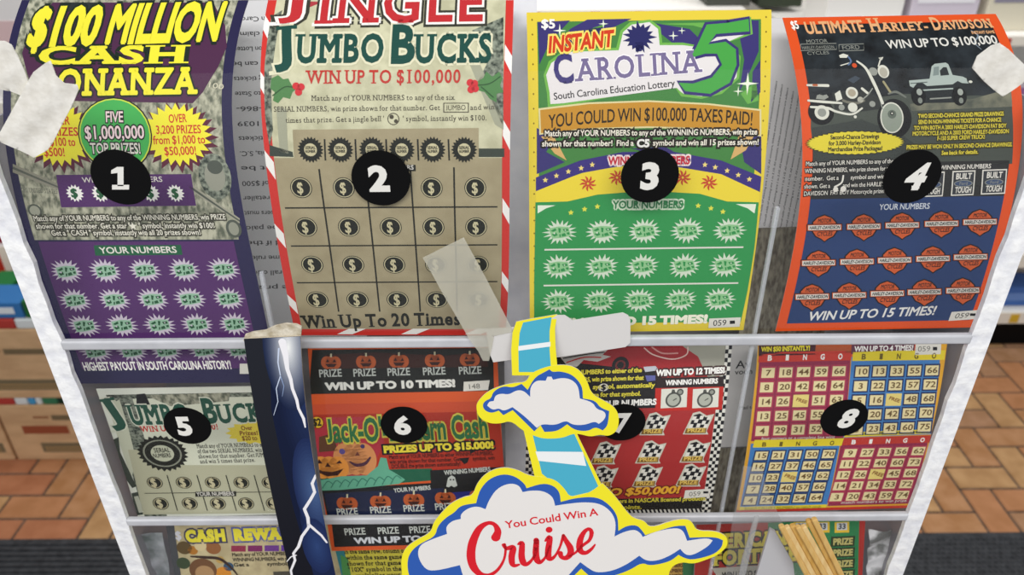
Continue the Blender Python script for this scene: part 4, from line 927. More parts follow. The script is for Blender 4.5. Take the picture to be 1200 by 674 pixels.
# ------------------------------------------------------------------ ticket 8
t = ticket('yellow bordered bingo ticket with four number cards, behind the number 8 sticker', [(889, 405, 1110, 402), (883, 450, 1104, 446), (879, 500, 1094, 495.5), (874, 540, 1085, 535), (862, 601, 1067, 595)], M('#d9a02e'), xdeg=2)
P = 'header'
t.poly(P, M('#d2603a'), [(890, 405), (1103, 402), (1100, 418), (889, 420)], 2); t.poly(P, M('#3f2027'), [(889, 404.5), (956, 403), (955, 415.5), (889, 417.5)], 3); t.text(P, 'WIN $50 INSTANTLY!', 892, 412, 949, 410.5, 5.2, M('#d9cc2e'), 4, bold=.05)
t.poly(P, M('#a8502c'), [(956, 403), (998, 403), (998, 415), (955, 416)], 3); t.poly(P, M('#5f3347'), [(998, 403), (1072, 402), (1071, 413.5), (997, 415)], 3); t.text(P, 'WIN UP TO 4 TIMES!', 1001, 412, 1070, 410.5, 6, WHI, 4, bold=.03)
t.poly('serial_tag', PAL, [(1073, 402.5), (1103, 402), (1102, 415), (1072, 416)], 4); t.text('serial_tag', '059', 1075, 412, 1090, 411.5, 6, M('#7a7a70'), 5); t.rect('serial_tag', BLK, 1093, 406.5, 1098, 410.5, 5)
nums = ([[7, 18, 44, 59, 66], [8, 20, 42, 46, 64], [14, 26, 0, 51, 63], [13, 25, 45, 55, 70], [4, 29, 31, 52, 61]], [[10, 13, 33, 55, 66], [3, 22, 32, 57, 72], [5, 16, 0, 48, 68], [9, 20, 42, 52, 70], [6, 23, 43, 60, 75]],
        [[15, 21, 31, 50, 70], [16, 27, 37, 46, 65], [10, 23, 0, 49, 62], [7, 28, 40, 57, 66], [4, 24, 32, 54, 64]], [[9, 27, 33, 56, 62], [11, 22, 40, 60, 73], [12, 26, 0, 45, 68], [14, 21, 34, 53, 72], [3, 20, 43, 59, 74]])
MAG, BLU, CEL = M('#8d2a48'), M('#3f7ab8'), M('#e2d3a0')
cards = (('B', (900, 437), (983, 435), (893, 505), (977, 502), MAG, M('#c23a2e'), WHI, None, [(890, 417), (997, 414.5), (988, 514), (880, 517)]), ('Y', (1010, 435.5), (1092, 434), (1003, 503.5), (1083, 500), BLU, M('#ddc92e'), M('#6a5a1c'), M('#20305c'), [(998, 414.5), (1102, 413), (1091, 509), (988, 513)]),
         ('Y', (892, 534), (971, 532), (879, 586.5), (956, 583), BLU, M('#ddc92e'), M('#6a5a1c'), M('#20305c'), [(880, 520), (985, 516), (969, 593), (867, 596)]), ('B', (996, 531), (1076, 528.5), (980, 582.5), (1057, 580), MAG, M('#b8382e'), WHI, None, [(986, 516), (1089, 512), (1067, 590), (970, 593)]))
for ci, (kd, tl, tr, bl, br, bg, hd, hc, fr, fp) in enumerate(cards):
    P = 'bingo_card#%d' % ci
    t.poly(P, bg, fp, 2)
    def B(i, j): a, b = i/4, j/4; return tuple((tl[e]*(1-a)+tr[e]*a)*(1-b)+(bl[e]*(1-a)+br[e]*a)*b for e in (0, 1))
    hw, hh = (7.6, 5.8) if ci < 2 else (7.2, 4.8)
    p, q = B(-.62, -1.42), B(4.62, -1.42); p2, q2 = B(-.62, -.74), B(4.62, -.74)
    t.poly(P, hd, [p, q, q2, p2], 3)
    for i, ch in enumerate('BINGO'):
        c = B(i, -.92); t.text(P, ch, c[0]-2.6, c[1]+1.2, c[0]+2.6, c[1]+1.1, 6 if ci < 2 else 4.6, hc, 4, bold=.04)
    sk = (bl[0]-tl[0])/(bl[1]-tl[1])
    for j in range(5):
        for i in range(5):
            c = B(i, j)
            def R(a, b): return [(c[0]-a-sk*b, c[1]-b+a*.015), (c[0]+a-sk*b, c[1]-b-a*.015), (c[0]+a+sk*b, c[1]+b-a*.015), (c[0]-a+sk*b, c[1]+b+a*.015)]
            if nums[ci][j][i] == 0:
                t.poly(P, M('#e3cf7a'), R(hw*1.2, hh*1.25), 4); t.text(P, 'FREE', c[0]-6, c[1]-.5, c[0]+6.5, c[1]+3.5, 3.6, M('#8a5a2c'), 5, bold=.03); continue
            t.poly(P, fr or M('#a83a52'), R(hw*1.22, hh*1.32), 3); t.poly(P, CEL, R(hw, hh), 4)
            sN = str(nums[ci][j][i]); wN = 3.1*len(sN); t.text(P, sN, c[0]-wN, c[1]+hh*.55, c[0]+wN, c[1]+hh*.5, hh*1.1, M('#6a5230'), 5, bold=.02)
P = 'rules_text'
t.poly(P, M('#ddc92e'), [(867, 594), (969, 591), (967.5, 596), (866, 599)], 3); t.text(P, 'Scratch CALLER\'S NUMBERS to match cards', 872, 597.5, 962, 595, 3, M('#6a6a1c'), 4)
t.poly(P, M('#ddc92e'), [(990, 507), (1091, 503), (1090, 508), (989, 512.5)], 3); t.text(P, 'CORNERS - X - LINE', 1000, 510.5, 1080, 507, 3, M('#6a6a1c'), 4)
t.poly(P, M('#c23a2e'), [(862, 598), (1067, 592), (1066, 596), (861, 602)], 3)
for L in (('four corners or a complete line wins', 892, 515.5, 978, 513.5), ('match numbers to win prize', 985, 590.5, 1062, 588)): t.text(P, *L, 3.2, PAL, 4)
t.done()

# ------------------------------------------------------------------ third row, cut by the lower edge
t = ticket('tan ticket with yellow capital title and purple squares, lower left under ticket five', [(194, 614, 394, 610), (199, 640, 397, 636), (207, 690, 401, 686)], noise_mat('tan_print', '#a89a76', '#c2b48c', 120), xdeg=1, deg=1)
P = 'title'
t.poly(P, M('#4a4c50'), [(194, 615), (204, 615), (214, 688), (205, 690)], 1)
t.text(P, 'CASH', 219, 634.5, 266, 633, 12, M('#d9cd3a'), 4, M('#3c3a52'), 2, .08, serif=True); t.text(P, 'REWARDS', 275, 633, 366, 630, 12, M('#d9cd3a'), 4, M('#5a5f94'), 2, .08, serif=True)
t.text(P, '$', 206, 632, 213, 632, 9, M('#c9c9cf'), 4, bold=.05)
P = 'treasure_picture'
for cx, cy, r, c in ((216, 642, 9, '#5c4a2c'), (226, 645, 6, '#a8702c'), (235, 640, 7, '#c9b88c'), (250, 642, 9, '#8a5a34'), (215, 660, 8, '#3c4a34'), (238, 668, 16, '#6b4a30'), (240, 672, 11, '#a5825a'), (236, 676, 7, '#2f6a4a'), (262, 672, 9, '#c9822c'), (268, 664, 6, '#35506a'), (258, 656, 5, '#b09050')): t.circ(P, M(c), cx, cy, r, 3+int(r) % 3)
t.stroke(P, M('#3a2a24'), [(224, 652), (240, 653), (258, 655), (272, 666), (280, 676)], [2, 4, 4, 3, 1], 7)
P = 'winning_panel'
for k, c in enumerate(('#8a2f48', '#77285c', '#6b3a86', '#5f3a94', '#7a2f5c')): t.rect(P, M(c), 271+k*19.5, 639.5-k*.2, 288+k*19.5, 646.5-k*.2, 3)
for L in (('Match any of YOUR NUMBERS to either', 272, 652, 360, 650), ('WINNING NUMBERS, win prize shown.', 273, 658, 362, 656), ('Get a           symbol, win', 274, 664, 352, 662)): t.text('rules_text', *L, 4, M('#3a3428'), 3, bold=.03)
t.poly('play_panel', M('#4a463c'), [(320, 670), (372, 668), (376, 690), (324, 692)], 3)
t.done()
t = ticket('yellow ticket with teal edge and black small print, under the pumpkin ticket', [(388, 624, 596, 620), (394, 650, 598, 646), (404, 690, 602, 686)], M('#c9bd42'), xdeg=1, deg=1)
t.band('side_print', M('#2f7a80'), 0, .05, 622, 690, 1); t.poly('side_print', M('#4a8a48'), [(399, 650), (408, 655), (414, 690), (403, 690)], 2)
for k, L in enumerate((('in the same row, column or diagonal', 404, 649, 500, 647), ('within the same game, win prize', 406, 656, 504, 654), ('shown for that game. Get a star', 407, 663, 505, 661), ('"10X" symbol in the Bonus Box', 409, 670, 506, 668), ('multiplies your prize', 418, 677, 490, 675))): t.text('rules_text', *L, 4.8, M('#2e2c1a'), 3, bold=.03, serif=True)
t.done()
t = ticket('red and green ticket with yellow capital title, lower right under the bingo ticket', [(816, 615, 1014, 609), (815, 640, 1013, 634), (813, 690, 1010, 684)], M('#a8322c'), xdeg=1, deg=1)
P = 'title'
t.text(P, 'AMERICAN', 820, 643, 922, 637.5, 15, M('#d6c446'), 4, BLK, 2, .06, serif=True); t.text(P, 'FORTUNE', 836, 662, 935, 656, 15, M('#d6c446'), 4, BLK, 2, .06, serif=True)
t.poly('ribbon', M('#b9b4a6'), [(834, 666), (900, 662), (896, 672), (902, 680), (834, 684), (840, 675)], 3); t.text('ribbon', 'WIN UP TO $50', 846, 677, 894, 674, 6, BLK, 4, bold=.04)
P = 'play_panel'
t.poly(P, M('#2e7a4a'), [(900, 612), (1007, 609), (1005, 690), (900, 690)], 3)
for x0 in (930, 955, 978):
    t.poly(P, M('#d6b33a'), [(x0, 612), (x0+17, 611.5), (x0+17, 624), (x0, 624.5)], 4); t.poly(P, M('#c2c6c6'), [(x0+2.5, 613), (x0+14.5, 612.5), (x0+14.5, 621), (x0+2.5, 621.5)], 5); t.text(P, '33', x0+4, 620, x0+13, 619.7, 6, M('#4a4e52'), 6, bold=.04)
for k in range(6):
    t.poly(P, M('#2a3a24'), [(974, 629+k*13), (1002, 628+k*13), (1001, 640+k*13), (973, 641+k*13)], 4); t.text(P, 'PRIZE', 976, 638.5+k*13, 999, 637.5+k*13, 7, M('#b5ab6a'), 5, bold=.05)
t.done()
t = ticket('orange and green ticket half hidden behind the right end of the large cloud', [(617, 622, 816, 618), (618, 650, 815, 646), (620, 690, 812, 686)], M('#d0a452'), xdeg=1, deg=1)
t.poly('play_panel', M('#3f7a4e'), [(800, 650), (816, 649), (814, 690), (800, 690)], 2); t.poly('play_panel', M('#b5452c'), [(740, 655), (752, 654), (752, 690), (740, 690)], 2)
for k in range(5): t.text('rules_text', 'Match any YOUR NUMBERS', 752, 660+k*6, 800, 658.5+k*6, 4, M('#5a3a20'), 3, bold=.03)
t.done()

# ------------------------------------------------------------------ backs of tickets between the pockets
def back(label, rows, Y, m, lines=(), flip=False, col='#4a4a4e'):
    p = ticket(label, rows, m, back='#8f8f8c', Y=Y, xdeg=1, deg=1, group='ticket backs')
    for L in lines: p.text('fine_print', *L[:5], L[5] if len(L) > 5 else 5, M(col), 2, bold=.01, flip=flip)
    p.done(); return p
GREYP = M('#ececee')
W8 = ['South Carolina', 'to be claimed', 'Education Lottery', 'prizes can be', 'winning tickets', 'subject to State', 'call 1-866-', 'Box 11039', 'Use of tickets', 'Columbia, S.C.', 'must be', 'Prizes of $500', 'at any retailer', 'Purchasers must', 'not be paid', 'void if the', 'all game rules', 'Overall odds', 'the prize']
back('grey ticket back with upside-down print between the first and second tickets', [(215, 2, 418, -2), (228, 200, 424, 196), (246, 400, 430, 396)], (.385, .372), GREYP, [(W_, 268+k*1.4, 20+k*17.5, 330+k*1.2, 19+k*17.5, 5.5) for k, W_ in enumerate(W8)], True)
p = back('grey ticket back with steep small print beside the orange edge of the motorcycle ticket', [(899, 22, 1010, 18), (878, 268, 992, 264)], (.389, .364), M('#dedcdd'),
     [('Overall odds of winning are 1 in 3.10. All winners, tickets and transactions are subject', 884+k*6.2, 262+k*1.5, 911+k*6.5, 95+k*4, 4.5) for k in range(9)])
back('brown mottled ticket back below the steep print, left of the motorcycle ticket', [(866, 268, 992, 264), (866, 400, 965, 396)], (.362, .348), BACKPAT)
back('grey ticket back with little black print between the racing and bingo tickets', [(832, 406, 935, 403), (826, 525, 925, 521)], (.352, .345), M('#cfcdcb'), [('Ay', 862, 432, 880, 431, 9), ('voon', 861, 439, 882, 438, 6), ('Mail to', 866, 480, 884, 479, 4)], col='#2a2a2c')
back('mottled green-grey ticket back low between the racing and bingo tickets', [(826, 526, 925, 522), (822, 606, 915, 602)], (.348, .345), BACKPAT)

# ------------------------------------------------------------------ number stickers on the front panes
def disc(sf, acc, cx, cy, r, z0, z1, m, n=40):
    u, s = sf.uv(cx, cy); R = r*sf.k(cx, cy)
    q = [(u+R*math.cos(2*math.pi*i/n), s+R*math.sin(2*math.pi*i/n)) for i in range(n)]
    acc.face([sf.pos(a, b, z1) for a, b in q], m); acc.face([sf.pos(a, b, z0) for a, b in q][::-1], m)
    for i in range(n):
        a, b = q[i], q[(i+1) % n]; acc.face([sf.pos(*a, z0), sf.pos(*b, z0), sf.pos(*b, z1), sf.pos(*a, z1)], m)
STK, NUM = M('#0c0c0d', .6), M('#e6e4de')
WH = ['purple and grey ticket', 'candy striped ticket', 'yellow bordered green ticket', 'motorcycle ticket', 'small banknote ticket', 'pumpkin ticket', 'racing ticket', 'bingo ticket']
for i, (cx, cy, r, hN, wN, sh_) in enumerate(((142, 208, 34.5, 27, 20, 0), (446.5, 209, 34.5, 27, 23, 0), (761.5, 206, 34, 28, 23, 0), (1068.5, 207, 33.5, 27, 21, .2), (220, 499, 27.5, 19, 18, 0), (473.5, 498, 27.5, 19, 19, 0), (729, 495, 27.5, 20, 16, .1), (989, 490, 27.5, 19, 18, .25))):
    o = empty('number_sticker', pane.hit(cx, cy), 'round black sticker with white numeral %d on the %s' % (i+1, WH[i]), 'sticker', 'numbered round stickers')
    p = Print(pane, o); disc(pane, p.acc('sticker_disc'), cx, cy, r, .00002, .0003, STK)
    t_ = p; n_ = str(i+1)
    if n_ == '1':
        for q in ([(cx-4, cy-13), (cx+3.5, cy-13), (cx+3.5, cy+9.5), (cx-3.5, cy+9.5), (cx-3.5, cy-6), (cx-11, cy-5), (cx-11, cy-9)], [(cx-10, cy+8), (cx+10, cy+8), (cx+10, cy+13.5), (cx-10, cy+13.5)]): p.poly('numeral', NUM, q, 15)
        p.done(); continue
    p.text('numeral', n_, cx-wN/2-1, cy+hN/2, cx+wN/2-1, cy+hN/2-.2, hN, NUM, 15, None, 0, .05, n_ == '7', shear=sh_)
    if n_ == '4': p.poly('numeral', NUM, [(cx-1, cy+10), (cx+8, cy+10), (cx+8, cy+13.5), (cx-1, cy+13.5)], 15.5)
    p.done()

# ------------------------------------------------------------------ pieces of tape
def scrap(name, label, sf, pts, m, th=.0004, crumple=.0005, cat='tape', z=.0004, cell=.0016, seed=1, extra=None):
    rnd = random.Random(seed); ph = [(rnd.uniform(150, 420), rnd.uniform(150, 420), rnd.uniform(0, 6)) for _ in range(5)]
    o = empty(name, sf.hit(sum(p[0] for p in pts)/len(pts), sum(p[1] for p in pts)/len(pts)), label, cat)
    q = [sf.uv(*p) for p in pts]; tri = tessellate_polygon([[Vector((a, b, 0)) for a, b in q]])
    a = Acc(); u0 = min(p[0] for p in q); u1 = max(p[0] for p in q); s0 = min(p[1] for p in q); s1 = max(p[1] for p in q)
    def hgt(u, s): return z+crumple*(1+sum(math.sin(u*A+s*B_+c) for A, B_, c in ph)/5)
    for t3 in tri:
        base = [q[i] for i in t3]
        ku0, ku1 = int((min(p[0] for p in base)-u0)/cell), int((max(p[0] for p in base)-u0)/cell)
        for i in range(ku0, ku1+1):
            c = clip(clip(base, 0, u0+i*cell, False), 0, u0+(i+1)*cell, True)
            if len(c) < 3: continue
            ks0, ks1 = int((min(p[1] for p in c)-s0)/cell), int((max(p[1] for p in c)-s0)/cell)
            for j in range(ks0, ks1+1):
                d = clip(clip(c, 1, s0+j*cell, False), 1, s0+(j+1)*cell, True)
                if len(d) > 2:
                    a.face([sf.pos(u, s, hgt(u, s)+th) for u, s in d], m); a.face([sf.pos(u, s, hgt(u, s)) for u, s in d][::-1], m)
    for e in range(len(q)):
        A_, B2 = q[e], q[(e+1) % len(q)]; n = max(1, int(math.hypot(A_[0]-B2[0], A_[1]-B2[1])/cell))
        for k in range(n):
            p0 = tuple(A_[d]+(B2[d]-A_[d])*k/n for d in (0, 1)); p1 = tuple(A_[d]+(B2[d]-A_[d])*(k+1)/n for d in (0, 1))
            a.face([sf.pos(*p0, hgt(*p0)), sf.pos(*p1, hgt(*p1)), sf.pos(*p1, hgt(*p1)+th), sf.pos(*p0, hgt(*p0)+th)], m)
    a.build('tape_strip', o, o.location, smooth=True, merge=True)
    return o
PAPT = noise_mat('paper_tape', '#d8d4cb', '#e9e6df', 220, .8, bump=.25, spec=.15)
scrap('masking_tape', 'small torn white tape piece at the left edge over the purple ticket', pane, [(-14, 47), (8, 47), (16, 51), (24, 66), (31, 82), (35, 94), (33, 103), (26, 111), (14, 106), (-12, 100)], PAPT, seed=3, crumple=.0008)
scrap('masking_tape', 'long slanted white tape strip across the purple ticket', pane, [(57, 72), (63, 69), (70, 86), (80, 95), (94, 97), (96, 103), (89, 120), (78, 141), (66, 165), (60, 173), (44, 182), (24, 172), (6, 163), (3, 156), (14, 136), (27, 112), (36, 95), (44, 82)], PAPT, seed=5, z=.0018, crumple=.0008)
scrap('masking_tape', 'crumpled white tape scrap on the top right corner of the motorcycle ticket', pane, [(1136, 78), (1142, 64), (1150, 58), (1158, 52), (1168, 49), (1178, 56), (1186, 64), (1198, 75), (1216, 82), (1212, 90), (1196, 94), (1182, 104), (1171, 111), (1162, 104), (1148, 92)], PAPT, seed=9, crumple=.0014)
scrap('clear_tape', 'strip of matte translucent tape slanting over the candy striped ticket', vflat(YP-.0042), [(495.5, 301), (543.5, 277.5), (560, 307), (582, 349), (602, 388), (579, 393), (577, 405), (573, 422), (566, 422), (560, 410), (551, 398), (522, 348)], TAPE_CLEAR, seed=4, crumple=.0003, th=.00015)

FILM1 = noise_mat('crumpled_film', '#6d6e6c', '#e6e6e8', 60, .2, detail=3, bump=.5, lo=.42, hi=.56, spec=.5)
FILM2 = noise_mat('murky_film', '#6f7a78', '#c3c6cc', 70, .25, detail=5, bump=.3, lo=.36, hi=.64, spec=.5)
scrap('plastic_film', 'crumpled clear plastic film at the lower right corner of the display', vflat(.3400), [(1016, 617), (1043, 616), (1038, 640), (1030, 690), (1012, 692), (1014, 650)], FILM1, seed=21, crumple=.003, cat='plastic film')
scrap('plastic_film', 'murky clear plastic film at the lower left corner of the display', vflat(.3300), [(160, 622), (192, 621), (198, 650), (204, 690), (180, 692), (168, 650)], FILM2, seed=22, crumple=.002, cat='plastic film')

# ------------------------------------------------------------------ lightning strip
t = Print(Sheet([(287, 397, 352.5, 394), (286.5, 415, 353, 412), (293.5, 451, 355.5, 448), (303, 501, 361, 497), (314, 559, 370, 555), (327, 620, 381, 616), (344, 690, 396, 686)], W=.0253, Y=(.284, .280), xdeg=3, deg=2),
          empty('hanging_strip', at_y(370, 688, .280), 'dark blue strip printed with white lightning hanging over the ledges', 'hanging strip'))
t.sf.paper(t.acc('strip_sheet'), M('#10131f', .3, .4), M('#cfc4ae'), .0003)
P = 'lightning_print'
t.poly(P, M('#151d38'), [(318, 400), (352, 397), (358, 480), (372, 566), (395, 686), (372, 688), (345, 600), (318, 480)], 1)
t.poly(P, M('#1c2749'), [(356, 520), (366, 530), (376, 586), (386, 640), (394, 676), (370, 684), (352, 610), (350, 560)], 2)
def mixh(a, b, f): return '#%02x%02x%02x' % tuple(int(int(a[k:k+2], 16)*(1-f)+int(b[k:k+2], 16)*f) for k in (1, 3, 5))
def halo(cx, cy, rx, ry, c0, c1, n, z0, pw=1.0, dz=.5):
    for i in range(n):
        f = 1-i/n; t.circ(P, M(mixh(c0, c1, ((i+1)/n)**pw)), cx, cy, rx*f, z0+i*dz, ry*f, 28)
halo(364, 470, 40, 130, '#151d38', '#26355e', 10, 2, 1, .22)
halo(338, 407, 30, 92, '#1b2543', '#f2f3f2', 26, 4.5, 1.2, .23)
halo(368, 575, 24, 80, '#1e2a52', '#4a628f', 14, 4.5, 1, .22)
halo(372, 640, 18, 46, '#1e2a52', '#2f4474', 8, 7.8, 1, .22)
LW_ = M('#f0eef2')
t.stroke(P, LW_, [(331, 400), (335, 416), (337, 432), (341, 444), (343, 455), (348, 468), (350, 478), (356, 490), (358, 500)], [9, 7, 5, 4.5, 4, 4, 3.5, 4, 2], 11, smooth=False)
t.stroke(P, M('#c9d4ea'), [(327, 408), (326, 424), (329, 440), (324, 455), (326, 470), (321, 486)], [2, 1.6, 1.4, 1.2, 1, .6], 11, smooth=False)
t.stroke(P, M('#8fa2c8'), [(329, 440), (333, 452), (331, 464)], [1.2, 1, .5], 11, smooth=False)
t.stroke(P, LW_, [(370.5, 556), (366, 566), (369, 576), (364, 585), (357, 596), (361, 606), (362, 617), (354, 628), (350, 640), (344, 648), (346, 656), (341, 668), (345, 688)], [3, 4, 4, 4, 4.5, 4.5, 4, 4, 4, 3.5, 3.5, 3, 3], 11, smooth=False)
t.stroke(P, LW_, [(362, 614), (370, 621), (377, 627), (383, 635)], [4, 3.5, 3.2, 2.5], 11, smooth=False)
t.stroke(P, LW_, [(347, 650), (341, 652), (336, 658)], [2, 1.6, .8], 11, smooth=False)
fo = vflat(.2862)
for z0, z1 in ((0, .0012),):   # torn pale end folded back over the ledge
    q = [fo.uv(*p) for p in ((286, 398), (288, 391), (297, 388), (312, 386), (322, 381), (335, 378), (348, 379), (354, 382), (353, 397), (340, 396.5), (320, 397.5))]
    a = t.acc('torn_end'); m = noise_mat('torn_paper', '#b3a78f', '#ddd5c4', 300, .8, bump=.4)
    a.face([fo.pos(u, s, z1) for u, s in q], m); a.face([fo.pos(u, s, z0) for u, s in q][::-1], m)
    for i in range(len(q)):
        A_, B2 = q[i], q[(i+1) % len(q)]; a.face([fo.pos(*A_, z0), fo.pos(*B2, z0), fo.pos(*B2, z1), fo.pos(*A_, z1)], m)
t.done()

# ------------------------------------------------------------------ cloud sign
sg = Flat(at_y(560, 400, .2910), at_y(700, 399, .2910), at_y(620, 660, .262))
o = empty('cloud_sign', sg.hit(640, 700), 'die-cut white cloud sign on a teal strap, red script lettering, yellow and blue edges', 'cloud sign')
t = Print(sg, o)
def cardslab(part, m, mb, pts, z, th=.0006):
    q = [sg.uv(*p) for p in pts]; a = t.acc(part); t.polyuv(part, m, q, z); z1 = z*DZ
    tri = tessellate_polygon([[Vector((u, s, 0)) for u, s in q]])
    for t3 in tri: a.face([sg.pos(*q[i], z1-th) for i in t3], mb)
    for i in range(len(q)):
        A_, B2 = q[i], q[(i+1) % len(q)]; a.face([sg.pos(*A_, z1-th), sg.pos(*B2, z1-th), sg.pos(*B2, z1), sg.pos(*A_, z1)], mb)
YL, BL2, CW, TE = M('#e8dc2c'), M('#2f58a8'), M('#dedad7'), M('#4aa8c2')
CB = M('#dcd9d4')
tabf = vflat(.2940)
tp = [(570, 388), (575, 385), (604, 383), (640, 376), (653, 369), (662, 369), (671, 375), (730, 366), (736, 369), (738.5, 374), (738.5, 401), (733, 406), (655, 418), (600, 421), (578, 424), (574, 414)]
a = t.acc('plastic_tab'); q = [tabf.uv(*p) for p in tp]; TM = M('#d9d6d4', .35)
for t3 in tessellate_polygon([[Vector((u, s, 0)) for u, s in q]]): a.face([tabf.pos(*q[i], .0005) for i in t3], TM); a.face([tabf.pos(*q[i], 0) for i in t3], TM)
for i in range(len(q)):
    A_, B2 = q[i], q[(i+1) % len(q)]; a.face([tabf.pos(*A_, 0), tabf.pos(*B2, 0), tabf.pos(*B2, .0005), tabf.pos(*A_, .0005)], TM)
def soft(pts, sharp=62, it=2):
    for _ in range(it):
        out = []
        for i in range(len(pts)):
            a, b, c = pts[i-1], pts[i], pts[(i+1) % len(pts)]
            t1 = math.atan2(b[1]-a[1], b[0]-a[0]); t2 = math.atan2(c[1]-b[1], c[0]-b[0]); tn = abs((t2-t1+math.pi) % (2*math.pi)-math.pi)
            if math.degrees(tn) > sharp: out.append(b)
            else: out += [(b[0]+(a[0]-b[0])*.25, b[1]+(a[1]-b[1])*.25), (b[0]+(c[0]-b[0])*.25, b[1]+(c[1]-b[1])*.25)]
        pts = out
    return pts
S3 = lambda L: [(540+x/3.37, 360+y/3.37) for x, y in L]
P = 'strap'
cardslab(P, YL, CB, [(600, 440), (599, 410), (600.5, 390), (605, 377), (620, 374), (653, 368.5), (650.5, 385), (651, 405), (654, 440)], 2)
cardslab('strap#2', YL, CB, [(612, 498), (628, 565), (660, 590), (720, 592), (704, 566), (675, 506), (668, 490)], 2)
t.poly(P, TE, [(608, 436), (607.5, 410), (609, 390), (613, 378), (646.5, 371.5), (644, 388), (644, 410), (646, 436)], 3)
t.poly(P, M('#e4e6e6'), [(607.5, 405.5), (645, 400.5), (645, 406), (607.5, 411)], 4)
t.poly('strap#2', TE, [(622, 500), (635, 555), (668, 582), (703, 574), (670, 502)], 3)
t.poly('strap#2', M('#e4e6e6'), [(627.5, 529), (683, 529.5), (687, 546), (631, 540)], 4)
P = 'small_cloud'
cardslab(P, YL, CB, soft(S3([(60, 390), (70, 368), (105, 332), (165, 308), (215, 298), (258, 296), (275, 262), (320, 240), (370, 228), (430, 228), (470, 248), (498, 288), (516, 342), (560, 366), (606, 392), (626, 430), (620, 485), (586, 510), (550, 502), (512, 512), (470, 500), (440, 500), (400, 517), (330, 520), (290, 508), (245, 488), (198, 447), (155, 460), (108, 458), (68, 432)]), 75), 5)
t.poly(P, BL2, soft(S3([(85, 385), (98, 368), (120, 360), (128, 332), (168, 310), (205, 318), (240, 302), (264, 326), (292, 276), (330, 256), (350, 245), (362, 256), (392, 252), (442, 266), (480, 310), (482, 360), (530, 368), (550, 396), (586, 410), (580, 468), (560, 486), (532, 472), (500, 490), (450, 485), (420, 462), (380, 490), (330, 492), (315, 466), (290, 490), (205, 406), (168, 426), (150, 408), (122, 418), (94, 408)])), 6)
t.poly(P, CW, soft(S3([(104, 388), (112, 372), (130, 370), (136, 348), (160, 340), (190, 345), (222, 326), (250, 330), (274, 354), (274, 314), (298, 288), (335, 290), (342, 274), (358, 274), (364, 286), (400, 278), (436, 284), (464, 310), (470, 360), (520, 374), (536, 402), (566, 410), (574, 428), (562, 448), (545, 460), (528, 450), (488, 465), (440, 464), (416, 446), (372, 466), (322, 460), (300, 476), (252, 430), (204, 394), (170, 410), (150, 398), (126, 406)])), 7)
P = 'large_cloud'
cardslab(P, YL, CB, soft([(474, 700), (471, 672), (470, 654), (475, 642), (487, 633), (505, 624), (508, 612), (517, 601), (529, 589), (544, 582), (554, 580.5), (559, 566), (571, 553), (589, 547), (606, 550), (620, 557.5), (637, 559), (651, 562), (662, 573), (668, 583), (690, 578), (706, 566), (720, 580), (737, 603), (745, 608), (755, 610), (762, 619), (790, 609), (806, 608), (812, 613), (816, 622), (838, 622), (850, 627), (853, 634), (851, 642), (840, 651), (827, 656), (812, 661), (798, 658), (784, 666), (782, 690), (770, 710), (500, 710)], 75), 5)
t.poly(P, BL2, soft([(479, 676), (477, 656), (483, 644), (494, 636), (510, 628.5), (513, 616), (523, 606), (532, 601), (540, 592), (558, 589.5), (562, 574), (573, 561), (589, 555), (604, 558), (615, 567), (617, 572), (636, 566), (649, 569), (656, 577), (657, 588), (676, 583), (700, 582), (715, 592), (724, 605), (724.5, 622), (734, 616), (746, 615), (752, 621), (756, 627), (790, 616), (803, 616), (808, 630), (838, 629), (847, 633), (846, 641), (836, 650), (812, 656), (802, 654), (795, 650), (785, 658), (762, 663), (752, 659), (738, 668), (718, 675), (697, 679), (690, 700), (520, 700), (500, 690), (488, 688)]), 6)
t.poly(P, CW, soft([(489, 651), (492, 638), (508, 631), (524, 625.5), (522.5, 617), (530, 610), (540, 608), (540, 602), (549, 595), (560, 593), (569, 596.5), (573, 586), (582, 572.5), (596, 566), (608, 568), (612.5, 576.5), (622, 574.5), (637, 575), (648, 582), (650.5, 592.5), (662, 590.5), (685, 588), (704, 590), (717, 600), (722, 613), (720, 628.5), (731, 623), (744, 620), (751, 625), (753, 629), (770, 622), (793, 618), (801, 622), (805, 633.5), (828, 630), (835, 633), (830, 640), (812, 650.5), (803, 650), (797, 643), (785, 651), (770, 657), (757, 657), (749, 651), (734, 661.5), (717, 669), (699, 671), (690, 666), (680, 658.5), (664, 676), (650, 700), (552, 700), (543, 676), (539, 662), (510, 669), (498, 667)]), 7)
t.poly(P, BL2, [(664, 676), (680, 659), (692, 668), (700, 690), (655, 690)], 8); t.poly(P, YL, [(671, 676), (681, 666), (692, 676), (694, 690), (668, 690)], 9)
P = 'lettering'; CR = M('#d0202c'); C5 = lambda L: [(480+x/5.03, 540+y/5.03) for x, y in L]; C6 = lambda L: [(660+x/5.91, 560+y/5.91) for x, y in L]
t.text(P, 'You Could Win A', 593, 619, 701, 603.5, 8.5, CR, 9, bold=.015)
t.stroke(P, CR, C5([(508, 450), (520, 412), (500, 374), (460, 366), (410, 400), (372, 480), (362, 560), (378, 625), (420, 668), (470, 672), (520, 640), (556, 580), (566, 520), (560, 490)]), [11, 8, 5, 5, 8, 10, 10.5, 9.5, 7, 5, 4, 3, 3, 3], 9)
t.circ(P, CR, *C5([(508, 446)])[0], 4.6, 10)
